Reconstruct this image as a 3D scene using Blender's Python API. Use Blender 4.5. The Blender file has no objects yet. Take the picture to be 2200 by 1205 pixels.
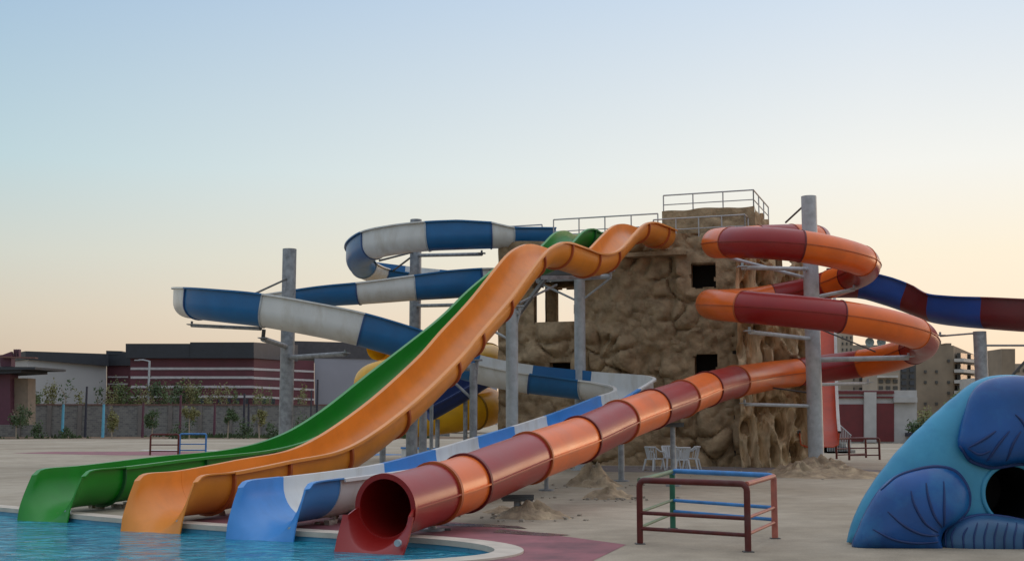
import bpy, bmesh, math, random
import numpy as np
from mathutils import Vector, Matrix, noise
R = math.radians
scene = bpy.context.scene
col = scene.collection
random.seed(7)

# ------------------------------------------------------------------ camera
CH, F, PIT = 1.75, 2600.0, math.atan(300.5 / 2600)
cam_d = bpy.data.cameras.new('camera')
cam = bpy.data.objects.new('camera', cam_d); col.objects.link(cam)
cam_d.sensor_width = 36; cam_d.lens = 36 * F / 2200
cam_d.clip_start = 0.1; cam_d.clip_end = 3000
cam.location = (0, 0, CH); cam.rotation_euler = (R(90) + PIT, 0, 0)
scene.camera = cam

# ------------------------------------------------------------------ sky / world
SUN_AZ, SUN_EL = R(50), R(3)
world = bpy.data.worlds.new('World'); scene.world = world; world.use_nodes = True
wt = world.node_tree; wn = wt.nodes; wn.clear()
def srgb(r, g, b, k=1.0):
    f = lambda c: (c / 255 / 12.92 if c / 255 <= 0.04045 else ((c / 255 + 0.055) / 1.055) ** 2.4) * k
    return (f(r), f(g), f(b), 1)
def WN(t, **kw):
    n = wn.new(t)
    for k, v in kw.items(): setattr(n, k, v)
    return n
wl = wt.links.new
tc = WN('ShaderNodeTexCoord'); sep = WN('ShaderNodeSeparateXYZ'); wl(tc.outputs['Generated'], sep.inputs[0])
def ramp(stops):
    n = WN('ShaderNodeValToRGB'); cr = n.color_ramp
    while len(cr.elements) < len(stops): cr.elements.new(0.5)
    for e, (p, c) in zip(cr.elements, stops): e.position = p; e.color = c
    wl(sep.outputs['Z'], n.inputs[0]); return n
away = ramp([(0, srgb(194, 172, 152)), (.03, srgb(202, 182, 162)), (.085, srgb(210, 201, 184)), (.13, srgb(205, 210, 202)),
             (.2, srgb(184, 210, 218)), (.335, srgb(158, 189, 217)), (.6, srgb(196, 208, 228, 1.25)), (1, srgb(215, 220, 230, 1.7))])
toward = ramp([(0, srgb(240, 206, 176)), (.03, srgb(250, 220, 190)), (.085, srgb(253, 232, 208)), (.13, srgb(250, 238, 216)),
               (.2, srgb(243, 243, 238)), (.335, srgb(210, 224, 239)), (.6, srgb(215, 220, 230, 1.25)), (1, srgb(215, 220, 230, 1.7))])
hv = WN('ShaderNodeVectorMath', operation='MULTIPLY'); hv.inputs[1].default_value = (1, 1, 0); wl(tc.outputs['Generated'], hv.inputs[0])
nv = WN('ShaderNodeVectorMath', operation='NORMALIZE'); wl(hv.outputs[0], nv.inputs[0])
dv = WN('ShaderNodeVectorMath', operation='DOT_PRODUCT'); dv.inputs[1].default_value = (math.sin(SUN_AZ), math.cos(SUN_AZ), 0); wl(nv.outputs[0], dv.inputs[0])
mr = WN('ShaderNodeMapRange'); mr.inputs['From Min'].default_value = .22; mr.inputs['From Max'].default_value = .84
wl(dv.outputs['Value'], mr.inputs['Value'])
mx = WN('ShaderNodeMix', data_type='RGBA'); wl(mr.outputs[0], mx.inputs[0]); wl(away.outputs[0], mx.inputs[6]); wl(toward.outputs[0], mx.inputs[7])
dim = WN('ShaderNodeMapRange'); dim.inputs['From Min'].default_value = -1; dim.inputs['From Max'].default_value = .1
dim.inputs['To Min'].default_value = .8; dim.inputs['To Max'].default_value = 1.0
wl(dv.outputs['Value'], dim.inputs['Value'])
sc_ = WN('ShaderNodeVectorMath', operation='SCALE'); wl(mx.outputs[2], sc_.inputs[0]); wl(dim.outputs[0], sc_.inputs['Scale'])
bg1 = WN('ShaderNodeBackground'); wl(sc_.outputs[0], bg1.inputs[0]); bg1.inputs[1].default_value = .98
sky = WN('ShaderNodeTexSky', sky_type='NISHITA'); sky.sun_disc = False
sky.sun_elevation = SUN_EL; sky.sun_rotation = SUN_AZ
bg2 = WN('ShaderNodeBackground'); wl(sky.outputs[0], bg2.inputs[0]); bg2.inputs[1].default_value = .012
ad = WN('ShaderNodeAddShader'); wl(bg1.outputs[0], ad.inputs[0]); wl(bg2.outputs[0], ad.inputs[1])
wo = WN('ShaderNodeOutputWorld'); wl(ad.outputs[0], wo.inputs[0])
sd = bpy.data.lights.new('sun', 'SUN'); sd.energy = .5; sd.angle = R(20); sd.color = (1, .66, .42)
sun = bpy.data.objects.new('sun', sd); col.objects.link(sun)
dirv = Vector((-math.sin(SUN_AZ) * math.cos(SUN_EL), -math.cos(SUN_AZ) * math.cos(SUN_EL), -math.sin(SUN_EL)))
sun.rotation_euler = dirv.to_track_quat('-Z', 'Y').to_euler()
scene.view_settings.view_transform = 'Standard'; scene.view_settings.look = 'None'
scene.view_settings.exposure = 0; scene.view_settings.gamma = 1

# ------------------------------------------------------------------ helpers
cp, sp = math.cos(PIT), math.sin(PIT)
def at(px, py, Y):
    """surveyed point of the site: sight line of the photo's pixel, taken at distance Y"""
    u, v = (px - 1100) / F, (602.5 - py) / F
    d = (u, cp - v * sp, sp + v * cp); t = Y / d[1]
    return Vector((d[0] * t, Y, CH + d[2] * t))
def gx(px, Y): return at(px, 900, Y).x
def tag(o, label=None, cat=None, group=None, kind=None):
    if label: o['label'] = label
    if cat: o['category'] = cat
    if group: o['group'] = group
    if kind: o['kind'] = kind
    return o
def empty(name, loc, label, cat, group=None, rz=0):
    o = bpy.data.objects.new(name, None); col.objects.link(o)
    o.location = loc; o.rotation_euler = (0, 0, rz); o.empty_display_size = .2
    return tag(o, label, cat, group)
def mkobj(name, verts, faces, mat, parent=None, smooth=None, solid=0, offset=0, loc=None):
    me = bpy.data.meshes.new(name); me.from_pydata([tuple(v) for v in verts], [], faces); me.update()
    if solid:      # give the sheet its wall thickness
        n = len(me.vertices); nr = [v.normal.copy() for v in me.vertices]; co = [v.co.copy() for v in me.vertices]
        V2 = [c + q * solid / 2 for c, q in zip(co, nr)] + [c - q * solid / 2 for c, q in zip(co, nr)]
        F2 = [list(f) for f in faces] + [[i + n for i in reversed(f)] for f in faces]
        cnt = {}
        for f in faces:
            for a, b in zip(f, list(f[1:]) + [f[0]]): cnt[(a, b)] = 1
        for (a, b) in cnt:
            if (b, a) not in cnt: F2.append([b, a, a + n, b + n])
        me = bpy.data.meshes.new(name); me.from_pydata([tuple(v) for v in V2], [], F2); me.update(); solid = 0
    return fin(name, me, mat, parent, smooth, solid, offset, loc)
def fin(name, me, mat, parent=None, smooth=None, solid=0, offset=0, loc=None):
    if isinstance(mat, (list, tuple)):
        for m in mat: me.materials.append(m)
    elif mat: me.materials.append(mat)
    if smooth:
        me.polygons.foreach_set('use_smooth', [True] * len(me.polygons))
        me.set_sharp_from_angle(angle=R(smooth))
    o = bpy.data.objects.new(name, me); col.objects.link(o)
    if solid:
        m = o.modifiers.new('thickness', 'SOLIDIFY'); m.thickness = solid; m.offset = offset
    if parent:
        o.parent = parent; o.matrix_parent_inverse = Matrix.Identity(4)
        pm = Matrix.Identity(4); p = parent; chain = []
        while p: chain.append(p); p = p.parent
        for q in reversed(chain): pm = pm @ q.matrix_basis
        if WORLD[0]: me.transform(pm.inverted())
    elif loc is not None:
        me.transform(Matrix.Translation(-Vector(loc))); o.location = loc
    return o
WORLD = [True]      # meshes are given in world coordinates and moved into their parent's frame
class MB:
    def __init__(s): s.v = []; s.f = []
    def add(s, vs, fs):
        b = len(s.v); s.v += [Vector(v) for v in vs]; s.f += [[i + b for i in f] for f in fs]
    def box(s, lo, hi, M=None):
        x0, y0, z0 = lo; x1, y1, z1 = hi
        vs = [Vector(p) for p in ((x0,y0,z0),(x1,y0,z0),(x1,y1,z0),(x0,y1,z0),(x0,y0,z1),(x1,y0,z1),(x1,y1,z1),(x0,y1,z1))]
        if M is not None: vs = [M @ v for v in vs]
        s.add(vs, [(0,3,2,1),(4,5,6,7),(0,1,5,4),(1,2,6,5),(2,3,7,6),(3,0,4,7)])
    def obox(s, p, u, v, w):
        """box from corner p and three edge vectors"""
        p, u, v, w = map(Vector, (p, u, v, w))
        s.add([p, p+u, p+u+v, p+v, p+w, p+u+w, p+u+v+w, p+v+w], [(0,3,2,1),(4,5,6,7),(0,1,5,4),(1,2,6,5),(2,3,7,6),(3,0,4,7)])
    def tube(s, pts, r, n=8, cap=True):
        pts = [Vector(p) for p in pts]; rs = r if isinstance(r, (list, tuple)) else [r] * len(pts)
        b = len(s.v); up = None
        for i, p in enumerate(pts):
            d = (pts[min(i+1, len(pts)-1)] - pts[max(i-1, 0)]).normalized()
            if up is None:
                up = Vector((0, 0, 1)) if abs(d.z) < .9 else Vector((1, 0, 0))
            a = d.cross(up).normalized(); c = a.cross(d).normalized(); up = c
            for k in range(n):
                t = 2 * math.pi * k / n
                s.v.append(p + (a * math.cos(t) + c * math.sin(t)) * rs[i])
        for i in range(len(pts) - 1):
            for k in range(n):
                q = b + i * n; s.f.append([q + k, q + (k+1) % n, q + n + (k+1) % n, q + n + k])
        if cap:
            s.f.append([b + k for k in range(n)][::-1]); s.f.append([b + (len(pts)-1)*n + k for k in range(n)])
    def bar(s, a, b, w, h):
        a, b = Vector(a), Vector(b); d = (b - a).normalized()
        up = Vector((0, 0, 1)) if abs(d.z) < .95 else Vector((0, 1, 0))
        sd_ = d.cross(up).normalized() * w; u2 = sd_.cross(d).normalized() * h
        s.obox(a - sd_/2 - u2/2, sd_, b - a, u2)
    def build(s, name, mat, parent=None, smooth=35, solid=0, loc=None):
        return mkobj(name, s.v, s.f, mat, parent, smooth, solid, 0, loc)

# ------------------------------------------------------------------ materials
MATS = {}
def mat(name, base, rough=.6, metal=0, coat=0, bump=0, bscale=8, var=.12, vscale=2.0, dark=None, dscale=1.2, damt=.35, spec=.5, detail=6, stretch=None):
    if name in MATS: return MATS[name]
    m = bpy.data.materials.new(name); m.use_nodes = True; t = m.node_tree; n = t.nodes; l = t.links.new
    b = n['Principled BSDF']; b.inputs['Roughness'].default_value = rough; b.inputs['Metallic'].default_value = metal
    b.inputs['Coat Weight'].default_value = coat; b.inputs['Coat Roughness'].default_value = .22
    b.inputs['Specular IOR Level'].default_value = spec
    co = n.new('ShaderNodeTexCoord'); src = co.outputs['Object']
    if stretch:
        mp = n.new('ShaderNodeMapping'); mp.inputs['Scale'].default_value = stretch; l(src, mp.inputs[0]); src = mp.outputs[0]
    nz = n.new('ShaderNodeTexNoise'); nz.inputs['Scale'].default_value = vscale; nz.inputs['Detail'].default_value = detail; l(src, nz.inputs['Vector'])
    mp_ = n.new('ShaderNodeMapRange'); mp_.inputs['From Min'].default_value = .3; mp_.inputs['From Max'].default_value = .7
    mp_.inputs['To Min'].default_value = 1 - var; mp_.inputs['To Max'].default_value = 1 + var; l(nz.outputs[0], mp_.inputs[0])
    sc2 = n.new('ShaderNodeVectorMath'); sc2.operation = 'SCALE'; sc2.inputs[0].default_value = base[:3]; l(mp_.outputs[0], sc2.inputs['Scale'])
    out = sc2.outputs[0]
    if dark:
        n2 = n.new('ShaderNodeTexNoise'); n2.inputs['Scale'].default_value = dscale; n2.inputs['Detail'].default_value = 8; n2.inputs['Roughness'].default_value = .65; l(src, n2.inputs['Vector'])
        m2 = n.new('ShaderNodeMapRange'); m2.inputs['From Min'].default_value = .48; m2.inputs['From Max'].default_value = .68; m2.inputs['To Max'].default_value = damt; l(n2.outputs[0], m2.inputs[0])
        mm = n.new('ShaderNodeMix'); mm.data_type = 'RGBA'; l(m2.outputs[0], mm.inputs[0]); l(out, mm.inputs[6]); mm.inputs[7].default_value = (*dark[:3], 1); out = mm.outputs[2]
    l(out, b.inputs['Base Color'])
    rr = n.new('ShaderNodeMapRange'); rr.inputs['To Min'].default_value = max(.02, rough - .1); rr.inputs['To Max'].default_value = min(1, rough + .12); l(nz.outputs[0], rr.inputs[0]); l(rr.outputs[0], b.inputs['Roughness'])
    if bump:
        nb = n.new('ShaderNodeTexNoise'); nb.inputs['Scale'].default_value = bscale; nb.inputs['Detail'].default_value = 8; l(src, nb.inputs['Vector'])
        bp = n.new('ShaderNodeBump'); bp.inputs['Strength'].default_value = bump; bp.inputs['Distance'].default_value = .05; l(nb.outputs[0], bp.inputs['Height']); l(bp.outputs[0], b.inputs['Normal'])
    MATS[name] = m; return m
def fg(name, base, rough=.38, dark=None):
    return mat(name, base, rough=rough + .04, spec=.4, coat=.22, var=.09, vscale=1.3, dark=dark or tuple(c * .62 + .015 for c in base[:3]), dscale=1.6, damt=.3, bump=.04, bscale=3)
ORANGE = fg('orange_fibreglass', (.74, .24, .022))
TORANGE = fg('tube_orange_fibreglass', (.76, .135, .008), .33)
RED = fg('red_fibreglass', (.28, .009, .007), .36, (.28, .03, .022))
GREEN = fg('green_fibreglass', (.006, .22, .010))
BLUE = fg('blue_fibreglass', (.010, .125, .31))
WHITE = mat('white_fibreglass', (.66, .65, .62), rough=.45, coat=.2, var=.06, vscale=1.5, dark=(.42, .36, .27), dscale=1.8, damt=.45, stretch=(1, 1, .35))
SKYBLUE = fg('pale_blue_fibreglass', (.04, .24, .58), .34)
YELLOW = fg('yellow_fibreglass', (.85, .44, .006), .5, (.6, .30, .006))
NAVY = fg('navy_fibreglass', (.008, .06, .28))
MAROON = fg('maroon_fibreglass', (.12, .008, .012))
SCARLET = fg('scarlet_fibreglass', (.75, .10, .03))
FL_OR = mat('orange_flange', (.42, .09, .02), .5); FL_RED = mat('red_flange', (.13, .008, .008), .5)
FL_BL = mat('blue_flange', (.02, .07, .2), .5); FL_GR = mat('green_flange', (.01, .10, .02), .5)
GALV = mat('galvanised_steel', (.30, .31, .32), .55, .25, var=.25, vscale=5, dark=(.10, .10, .11), dscale=3, damt=.6)
GALVL = mat('pale_painted_steel', (.42, .44, .45), .5, .1, var=.15, vscale=3, dark=(.2, .2, .2), dscale=4, damt=.4)
DSTEEL = mat('dark_steel', (.09, .09, .085), .6, .2, var=.2)
STAIN = mat('stainless_rail', (.42, .41, .40), .45, .3)
MUD = mat('sculpted_mud_render', (.37, .265, .16), .95, bump=.85, bscale=9, var=.28, vscale=2.2, dark=(.20, .14, .08), dscale=2.8, damt=.7, spec=.12)
ROCK = mat('pale_rock_render', (.66, .50, .31), .9, bump=1.0, bscale=6, var=.35, vscale=2.5, dark=(.20, .11, .05), dscale=2.2, damt=.9, spec=.2, stretch=(1, 1, .3))
DARKROOM = mat('shaded_interior_black', (.03, .026, .022), .95)  # near-black base colour stands in for the shade of enclosed interiors
CONC = mat('concrete_slab', (.25, .235, .21), .9, bump=.3)

# ------------------------------------------------------------------ ground and pool
def ground_mat():
    m = bpy.data.materials.new('sandy_concrete'); m.use_nodes = True; t = m.node_tree; n = t.nodes; l = t.links.new
    b = n['Principled BSDF']; b.inputs['Roughness'].default_value = .9; b.inputs['Specular IOR Level'].default_value = .25
    co = n.new('ShaderNodeTexCoord')
    def nz(s, d=8, r=.6):
        q = n.new('ShaderNodeTexNoise'); q.inputs['Scale'].default_value = s; q.inputs['Detail'].default_value = d; q.inputs['Roughness'].default_value = r; l(co.outputs['Object'], q.inputs[0]); return q
    a, c, e = nz(.12), nz(1.7), nz(30, 3)
    r1 = n.new('ShaderNodeValToRGB'); cr = r1.color_ramp; cr.elements[0].position = .32; cr.elements[0].color = (.285, .228, .16, 1)
    cr.elements[1].position = .68; cr.elements[1].color = (.46, .39, .298, 1); l(a.outputs[0], r1.inputs[0])
    r2 = n.new('ShaderNodeMapRange'); r2.inputs['From Min'].default_value = .3; r2.inputs['From Max'].default_value = .7; r2.inputs['To Min'].default_value = .84; r2.inputs['To Max'].default_value = 1.12; l(c.outputs[0], r2.inputs[0])
    r3 = n.new('ShaderNodeMapRange'); r3.inputs['From Min'].default_value = .3; r3.inputs['From Max'].default_value = .7; r3.inputs['To Min'].default_value = .88; r3.inputs['To Max'].default_value = 1.08; l(e.outputs[0], r3.inputs[0])
    m1 = n.new('ShaderNodeMath'); m1.operation = 'MULTIPLY'; l(r2.outputs[0], m1.inputs[0]); l(r3.outputs[0], m1.inputs[1])
    s1 = n.new('ShaderNodeVectorMath'); s1.operation = 'SCALE'; l(r1.outputs[0], s1.inputs[0]); l(m1.outputs[0], s1.inputs['Scale'])
    l(s1.outputs[0], b.inputs['Base Color'])
    bp = n.new('ShaderNodeBump'); bp.inputs['Strength'].default_value = .5; bp.inputs['Distance'].default_value = .02
    l(e.outputs[0], bp.inputs['Height']); l(bp.outputs[0], b.inputs['Normal'])
    return m
far_edge = [(-60, 67), (-30, 41.3), (-10.25, 24.6), (-7.15, 21.95), (-5.2, 20.5), (-2.57, 18.87), (-1.61, 18.42), (-.95, 17.95)]
tip = [(-.5, 17.45), (-.25, 16.95), (-.18, 16.45), (-.33, 16.0), (-.75, 15.6)]
near = [(-1.3, 15.3), (-3, 14.6), (-8, 12.8), (-20, 8.6), (-60, -6)]
pool = far_edge + tip + near
def offset_poly(poly, d):
    out = []
    for i, p in enumerate(poly):
        a = Vector(poly[i-1] if i else poly[0]); b = Vector(poly[i+1] if i+1 < len(poly) else poly[-1]); t = (b - a).normalized()
        nrm = Vector((-t.y, t.x)); out.append((p[0] + nrm.x * d, p[1] + nrm.y * d))
    return out
def smooth_poly(P, it=2):
    for _ in range(it):
        Q = [P[0]]
        for a, b in zip(P[:-1], P[1:]):
            Q.append((a[0]*.75+b[0]*.25, a[1]*.75+b[1]*.25)); Q.append((a[0]*.25+b[0]*.75, a[1]*.25+b[1]*.75))
        Q.append(P[-1]); P = Q
    return P
pool = smooth_poly(pool)
coping_out = offset_poly(pool, .36)
bm = bmesh.new()
def loop(pts, z):
    vs = [bm.verts.new((x, y, z)) for x, y in pts]
    return [bm.edges.new((vs[i], vs[(i+1) % len(vs)])) for i in range(len(vs))]
es = loop([(-2500, -60), (2500, -60), (2500, 2800), (-2500, 2800)], 0) + loop(coping_out, 0)
bmesh.ops.triangle_fill(bm, edges=es, use_beauty=True)
me = bpy.data.meshes.new('ground'); bm.to_mesh(me); bm.free()
if me.polygons and me.polygons[0].normal.z < 0: me.flip_normals()
g = fin('ground', me, ground_mat()); tag(g, kind='structure')
# coping of the pool
COP = mat('pool_coping_stone', (.55, .47, .38), .8, bump=.2, var=.12, vscale=3)
TILE = mat('pool_wall_tile', (.10, .36, .52), .3, var=.15, vscale=4)
n_ = len(pool); vs = []; fs = []
pin = offset_poly(pool, -.03)
for (a, b, c) in zip(coping_out, pin, pool):
    vs += [(a[0], a[1], -.02), (a[0], a[1], .03), (b[0], b[1], .03), (b[0], b[1], -.05), (c[0], c[1], -.05)]
for i in range(n_ - 1):
    for k in range(4): fs.append((i*5+k, i*5+k+1, (i+1)*5+k+1, (i+1)*5+k))
tag(mkobj('pool_coping', vs, fs, COP, None, 30), kind='structure')
vs = [(x, y, z) for x, y in pool for z in (-.02, -1.3)]; fs = [(2*i, 2*i+1, 2*i+3, 2*i+2) for i in range(n_ - 1)]
tag(mkobj('pool_wall', vs, fs, TILE), kind='structure')
def water_mat():
    m = bpy.data.materials.new('pool_water'); m.use_nodes = True; t = m.node_tree; n = t.nodes; l = t.links.new
    b = n['Principled BSDF']; b.inputs['Roughness'].default_value = .09; b.inputs['IOR'].default_value = 1.33; b.inputs['Specular IOR Level'].default_value = .38
    co = n.new('ShaderNodeTexCoord'); mp = n.new('ShaderNodeMapping'); mp.inputs['Rotation'].default_value = (0, 0, .5); mp.inputs['Scale'].default_value = (1, 1.5, 1); l(co.outputs['Object'], mp.inputs[0])
    a = n.new('ShaderNodeTexNoise'); a.inputs['Scale'].default_value = 2.3; a.inputs['Detail'].default_value = 5; a.inputs['Distortion'].default_value = 1.2; l(mp.outputs[0], a.inputs[0])
    c = n.new('ShaderNodeTexNoise'); c.inputs['Scale'].default_value = .9; c.inputs['Detail'].default_value = 2; l(mp.outputs[0], c.inputs[0])
    r = n.new('ShaderNodeValToRGB'); cr = r.color_ramp; cr.elements[0].position = .35; cr.elements[0].color = (.001, .135, .24, 1); cr.elements[1].position = .7; cr.elements[1].color = (.03, .38, .48, 1)
    l(a.outputs[0], r.inputs[0]); l(r.outputs[0], b.inputs['Base Color'])
    ad = n.new('ShaderNodeMath'); ad.operation = 'MULTIPLY_ADD'; l(c.outputs[0], ad.inputs[0]); ad.inputs[1].default_value = 1.2; l(a.outputs[0], ad.inputs[2])
    bp = n.new('ShaderNodeBump'); bp.inputs['Strength'].default_value = 1.0; bp.inputs['Distance'].default_value = .2; l(ad.outputs[0], bp.inputs['Height']); l(bp.outputs[0], b.inputs['Normal'])
    return m
tag(mkobj('water', [(x, y, -.12) for x, y in offset_poly(pool, .02)], [list(range(n_))], water_mat()), kind='structure')
def sheet(name, pts, z, m, **kw):
    o = mkobj(name, [(x, y, z) for x, y in pts], [list(range(len(pts)))], m); tag(o, kind='structure'); return o
PLUM = mat('plum_paving_paint', (.26, .085, .095), .7, var=.25, vscale=1.2, dark=(.07, .03, .035), dscale=.8, damt=.7)
def band_between():   # painted band that follows the rounded end of the pool
    P = [(coping_out[i]) for i in range(len(coping_out)) if coping_out[i][0] > -6 and coping_out[i][1] > 14.2]
    out = [(1.0, 15.45), (1.62, 17.5), (.62, 19.0), (-.75, 21.1), (-3.2, 23.0), (-5.2, 24.2)]
    return P, out
P, out = band_between()
poly = P + [(P[-1][0] + .6, 13.3), (.35, 13.3)] + out
sheet('plum_paving', poly, .004, PLUM)
WET = mat('wet_paving', (.10, .06, .06), .25, var=.3, vscale=3)
sheet('wet_patch', [(-.3, 19.4), (.1, 19.0), (.55, 18.75), (.9, 18.95), (.55, 19.25), (.1, 19.55), (-.2, 19.9)], .008, WET)
sheet('wet_patch', [(-1.2, 20.6), (-.3, 20.3), (.25, 20.0), (.1, 20.5), (-.5, 20.9), (-1.3, 21.1)], .008, WET)
PATHM = mat('worn_grey_paving', (.20, .165, .155), .9, bump=.3, var=.2, vscale=1)
sheet('path', [(3.2, 42.2), (9.6, 40.6), (16, 39.6), (16.6, 41.2), (10.2, 45.8), (3.0, 47.8)], .004, PATHM)
STRIPE = mat('white_ground_line', (.6, .58, .55), .7)
sheet('painted_line', [(7.1, 38.6), (8.9, 38.3), (8.9, 38.5), (7.1, 38.8)], .008, STRIPE)
sheet('painted_line', [(-22, 72), (-15, 70), (-9, 70), (-9, 70.8), (-15, 71), (-22, 73.2)], .008, STRIPE)
sheet('plum_paving', [(-27, 66), (-20, 62), (-11, 62.5), (-14, 67), (-20, 69.5), (-26, 69)], .004, PLUM)
BLUEPAINT = mat('blue_paving_paint', (.06, .16, .33), .7)
sheet('blue_paving', [(-15, 61.4), (-9, 60), (-5, 63), (-8, 66), (-10.4, 62.7)], .004, BLUEPAINT)
SOIL = mat('brown_soil', (.17, .10, .055), .95, bump=.8, bscale=4, var=.4, vscale=.6, dark=(.05, .06, .02), dscale=.5, damt=.8)
sheet('soil_strip', [(-75, 112), (-40, 116), (6, 117), (6, 134), (-75, 134)], .004, SOIL)
GRASSM = mat('dark_grass', (.035, .055, .015), .95, bump=1, bscale=4, var=.5, vscale=1)
# ragged ground cover along the wall
m_ = MB()
for i in range(2600):
    x = random.uniform(-66, 0); y = random.gauss(127, 3.0)
    if noise.noise(Vector((x * .12, y * .05, 3))) < -.05: continue
    h = random.uniform(.15, .55); a = random.uniform(0, 3.14); w = random.uniform(.1, .3)
    dx, dy = math.cos(a) * w, math.sin(a) * w
    m_.add([(x-dx, y-dy, 0), (x+dx, y+dy, 0), (x+dx*.4, y+dy*.4+.1, h)], [(0, 1, 2)])
tag(m_.build('ground_cover', GRASSM, None, None), 'low dark green weeds along the foot of the block wall', 'weeds', kind='stuff')

# ------------------------------------------------------------------ sweeps
def catmull(P, per=10):
    P = [np.array(p, float) for p in P]; out = []
    for i in range(len(P) - 1):
        p0 = P[max(i-1, 0)]; p1 = P[i]; p2 = P[i+1]; p3 = P[min(i+2, len(P)-1)]
        for k in range(per):
            t = k / per
            out.append(.5 * ((2*p1) + (-p0+p2)*t + (2*p0-5*p1+4*p2-p3)*t*t + (-p0+3*p1-3*p2+p3)*t**3))
    out.append(P[-1]); return np.array(out)
class Path:
    def __init__(s, pts):
        s.P = np.array(pts, float); d = np.linalg.norm(np.diff(s.P, axis=0), axis=1); s.S = np.concatenate([[0], np.cumsum(d)]); s.L = s.S[-1]
        T = np.gradient(s.P, s.S, axis=0); k = np.ones(5) / 5
        T = np.stack([np.convolve(np.pad(T[:, i], 2, mode='edge'), k, 'valid') for i in range(3)], 1)
        s.T = T / np.linalg.norm(T, axis=1)[:, None]
        ang = np.unwrap(np.arctan2(s.T[:, 1], s.T[:, 0])); kap = np.gradient(ang, s.S)
        w = 15; s.K = np.convolve(np.pad(kap, w//2, mode='edge'), np.ones(w)/w, 'valid')
    def ev(s, q):
        f = lambda A: np.array([np.interp(q, s.S, A[:, i]) for i in range(3)])
        p, t = f(s.P), f(s.T); t /= np.linalg.norm(t)
        r = np.cross(t, [0, 0, 1]); r /= np.linalg.norm(r); u = np.cross(r, t)
        return p, t, r, u, np.interp(q, s.S, s.K)
def sweep(path, s0, s1, prof, step=.35, closed=False):
    n = max(2, int(abs(s1 - s0) / step) + 1); V = []; N = None
    for i in range(n):
        q = s0 + (s1 - s0) * i / (n - 1); p, t, r, u, k = path.ev(q); pr = prof(q, k)
        N = len(pr)
        for x, z in pr: V.append(p + r * x + u * z)
    Fc = []
    for i in range(n - 1):
        for j in range(N if closed else N - 1):
            a = i * N + j; b = i * N + (j+1) % N; Fc.append((a, b, b + N, a + N))
    return V, Fc
def ring(r, n=40): return [(r * math.cos(2*math.pi*i/n), r * math.sin(2*math.pi*i/n)) for i in range(n)]
def chan(hl, hr, Rr, n=16, lip=.09):
    L = [(-Rr - lip, hl - .045), (-Rr - lip, hl), (-Rr, hl), (-Rr, (hl + Rr) / 2)]
    A = [(-Rr * math.cos(math.pi * i / n), Rr - Rr * math.sin(math.pi * i / n)) for i in range(n + 1)]
    return L + A + [(Rr, (hr + Rr) / 2), (Rr, hr), (Rr + lip, hr), (Rr + lip, hr - .045)]
def chan_flange(hl, hr, Rr, d=.075, n=16):
    inn = [(x, z) for x, z in chan(hl, hr, Rr + .012, n, .0)][2:-2]
    inn = [(-(Rr+.012), hl-.05)] + [p for p in inn[1:-1]] + [(Rr+.012, hr-.05)]
    o = []
    for x, z in inn:
        c = Vector((0, Rr)); v = Vector((x, min(z, Rr))) - c; v = v.normalized() * d; o.append((x + v.x, z + v.y))
    return inn + o[::-1]

def ccaps(N):
    out = []
    for i in range(N // 2 - 1): out += [(i, i+1, N-2-i, N-1-i), (N + i, 2*N-1-i, 2*N-2-i, N + i+1)]
    return out
# ------------------------------------------------------------------ straight racing slides
S_TOP, LIPZ, WATERZ = 1.45, -.15, -.12
class Lane:
    def __init__(s, A, B, table, drop=.67):
        s.A = Vector((*A, 0)); s.B = Vector((*B, 0)); s.d = (s.B - s.A).normalized(); s.n = Vector((s.d.y, -s.d.x, 0))
        s.L = (s.B - s.A).length; s.tab = table; s.drop = drop
        xs = [t[0] for t in table]; cs = catmull([(t[0], t[1], 0) for t in table], 12)
        s.xs = cs[:, 0]; s.zs = cs[:, 1]
    def rim(s, q): return float(np.interp(q, s.xs, s.zs))
    def floor(s, q):
        z = s.rim(q) - s.drop
        z = max(z, .075)
        if q < .42: e = (.42 - q) / .42; z = z * (1 - e ** 1.5) + LIPZ * e ** 1.5
        return z
    def pt(s, q, side=0, z=0): v = s.A + s.d * q + s.n * side; v.z = z; return v
RC = .56
def lane_exit(ln, m, parent, s_lip=.0, s_top=1.45, plate_w=.64, tilt=.34):
    """last module: the U runs out into a flat plate that leans over the water"""
    pr = chan(ln.drop, ln.drop, RC)[1:-1]; n = 12; V = []; Fc = []
    zl = LIPZ
    for i in range(n):
        f = i / (n - 1)
        for x, z in pr:
            e = s_lip + tilt * min(1, max(0, (z / ln.drop))) ** 1.6
            q = e + (s_top - e) * f
            fl = ln.floor(q); V.append(ln.pt(q, x * (1 + .05 * (1 - f)), fl + z * (ln.rim(q) - fl) / ln.drop))
    N = len(pr)
    for i in range(n - 1):
        for j in range(N - 1): a = i*N+j; Fc.append((a, a+1, a+1+N, a+N))
    # plate around the mouth of the U
    base = len(V)
    for (x, z), k in zip(pr, range(N)):
        v = V[k]; sgn = -1 if x < 0 else 1
        if abs(x) > RC * .72 or z > ln.drop * .4:
            h = max(0, z / ln.drop); X = sgn * plate_w; Z = v.z
        else:
            X = x * plate_w / (RC * .72); Z = zl
        zz = max(0, min(1, (Z - zl) / (ln.drop + .2)))
        V.append(ln.pt(s_lip - .03 + tilt * zz ** 1.6, X, Z - .012))
    for j in range(N - 1): Fc.append((j+1, j, base + j, base + j + 1))
    return mkobj('exit_section', V, Fc, m, parent, 50, .025, 0)
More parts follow.
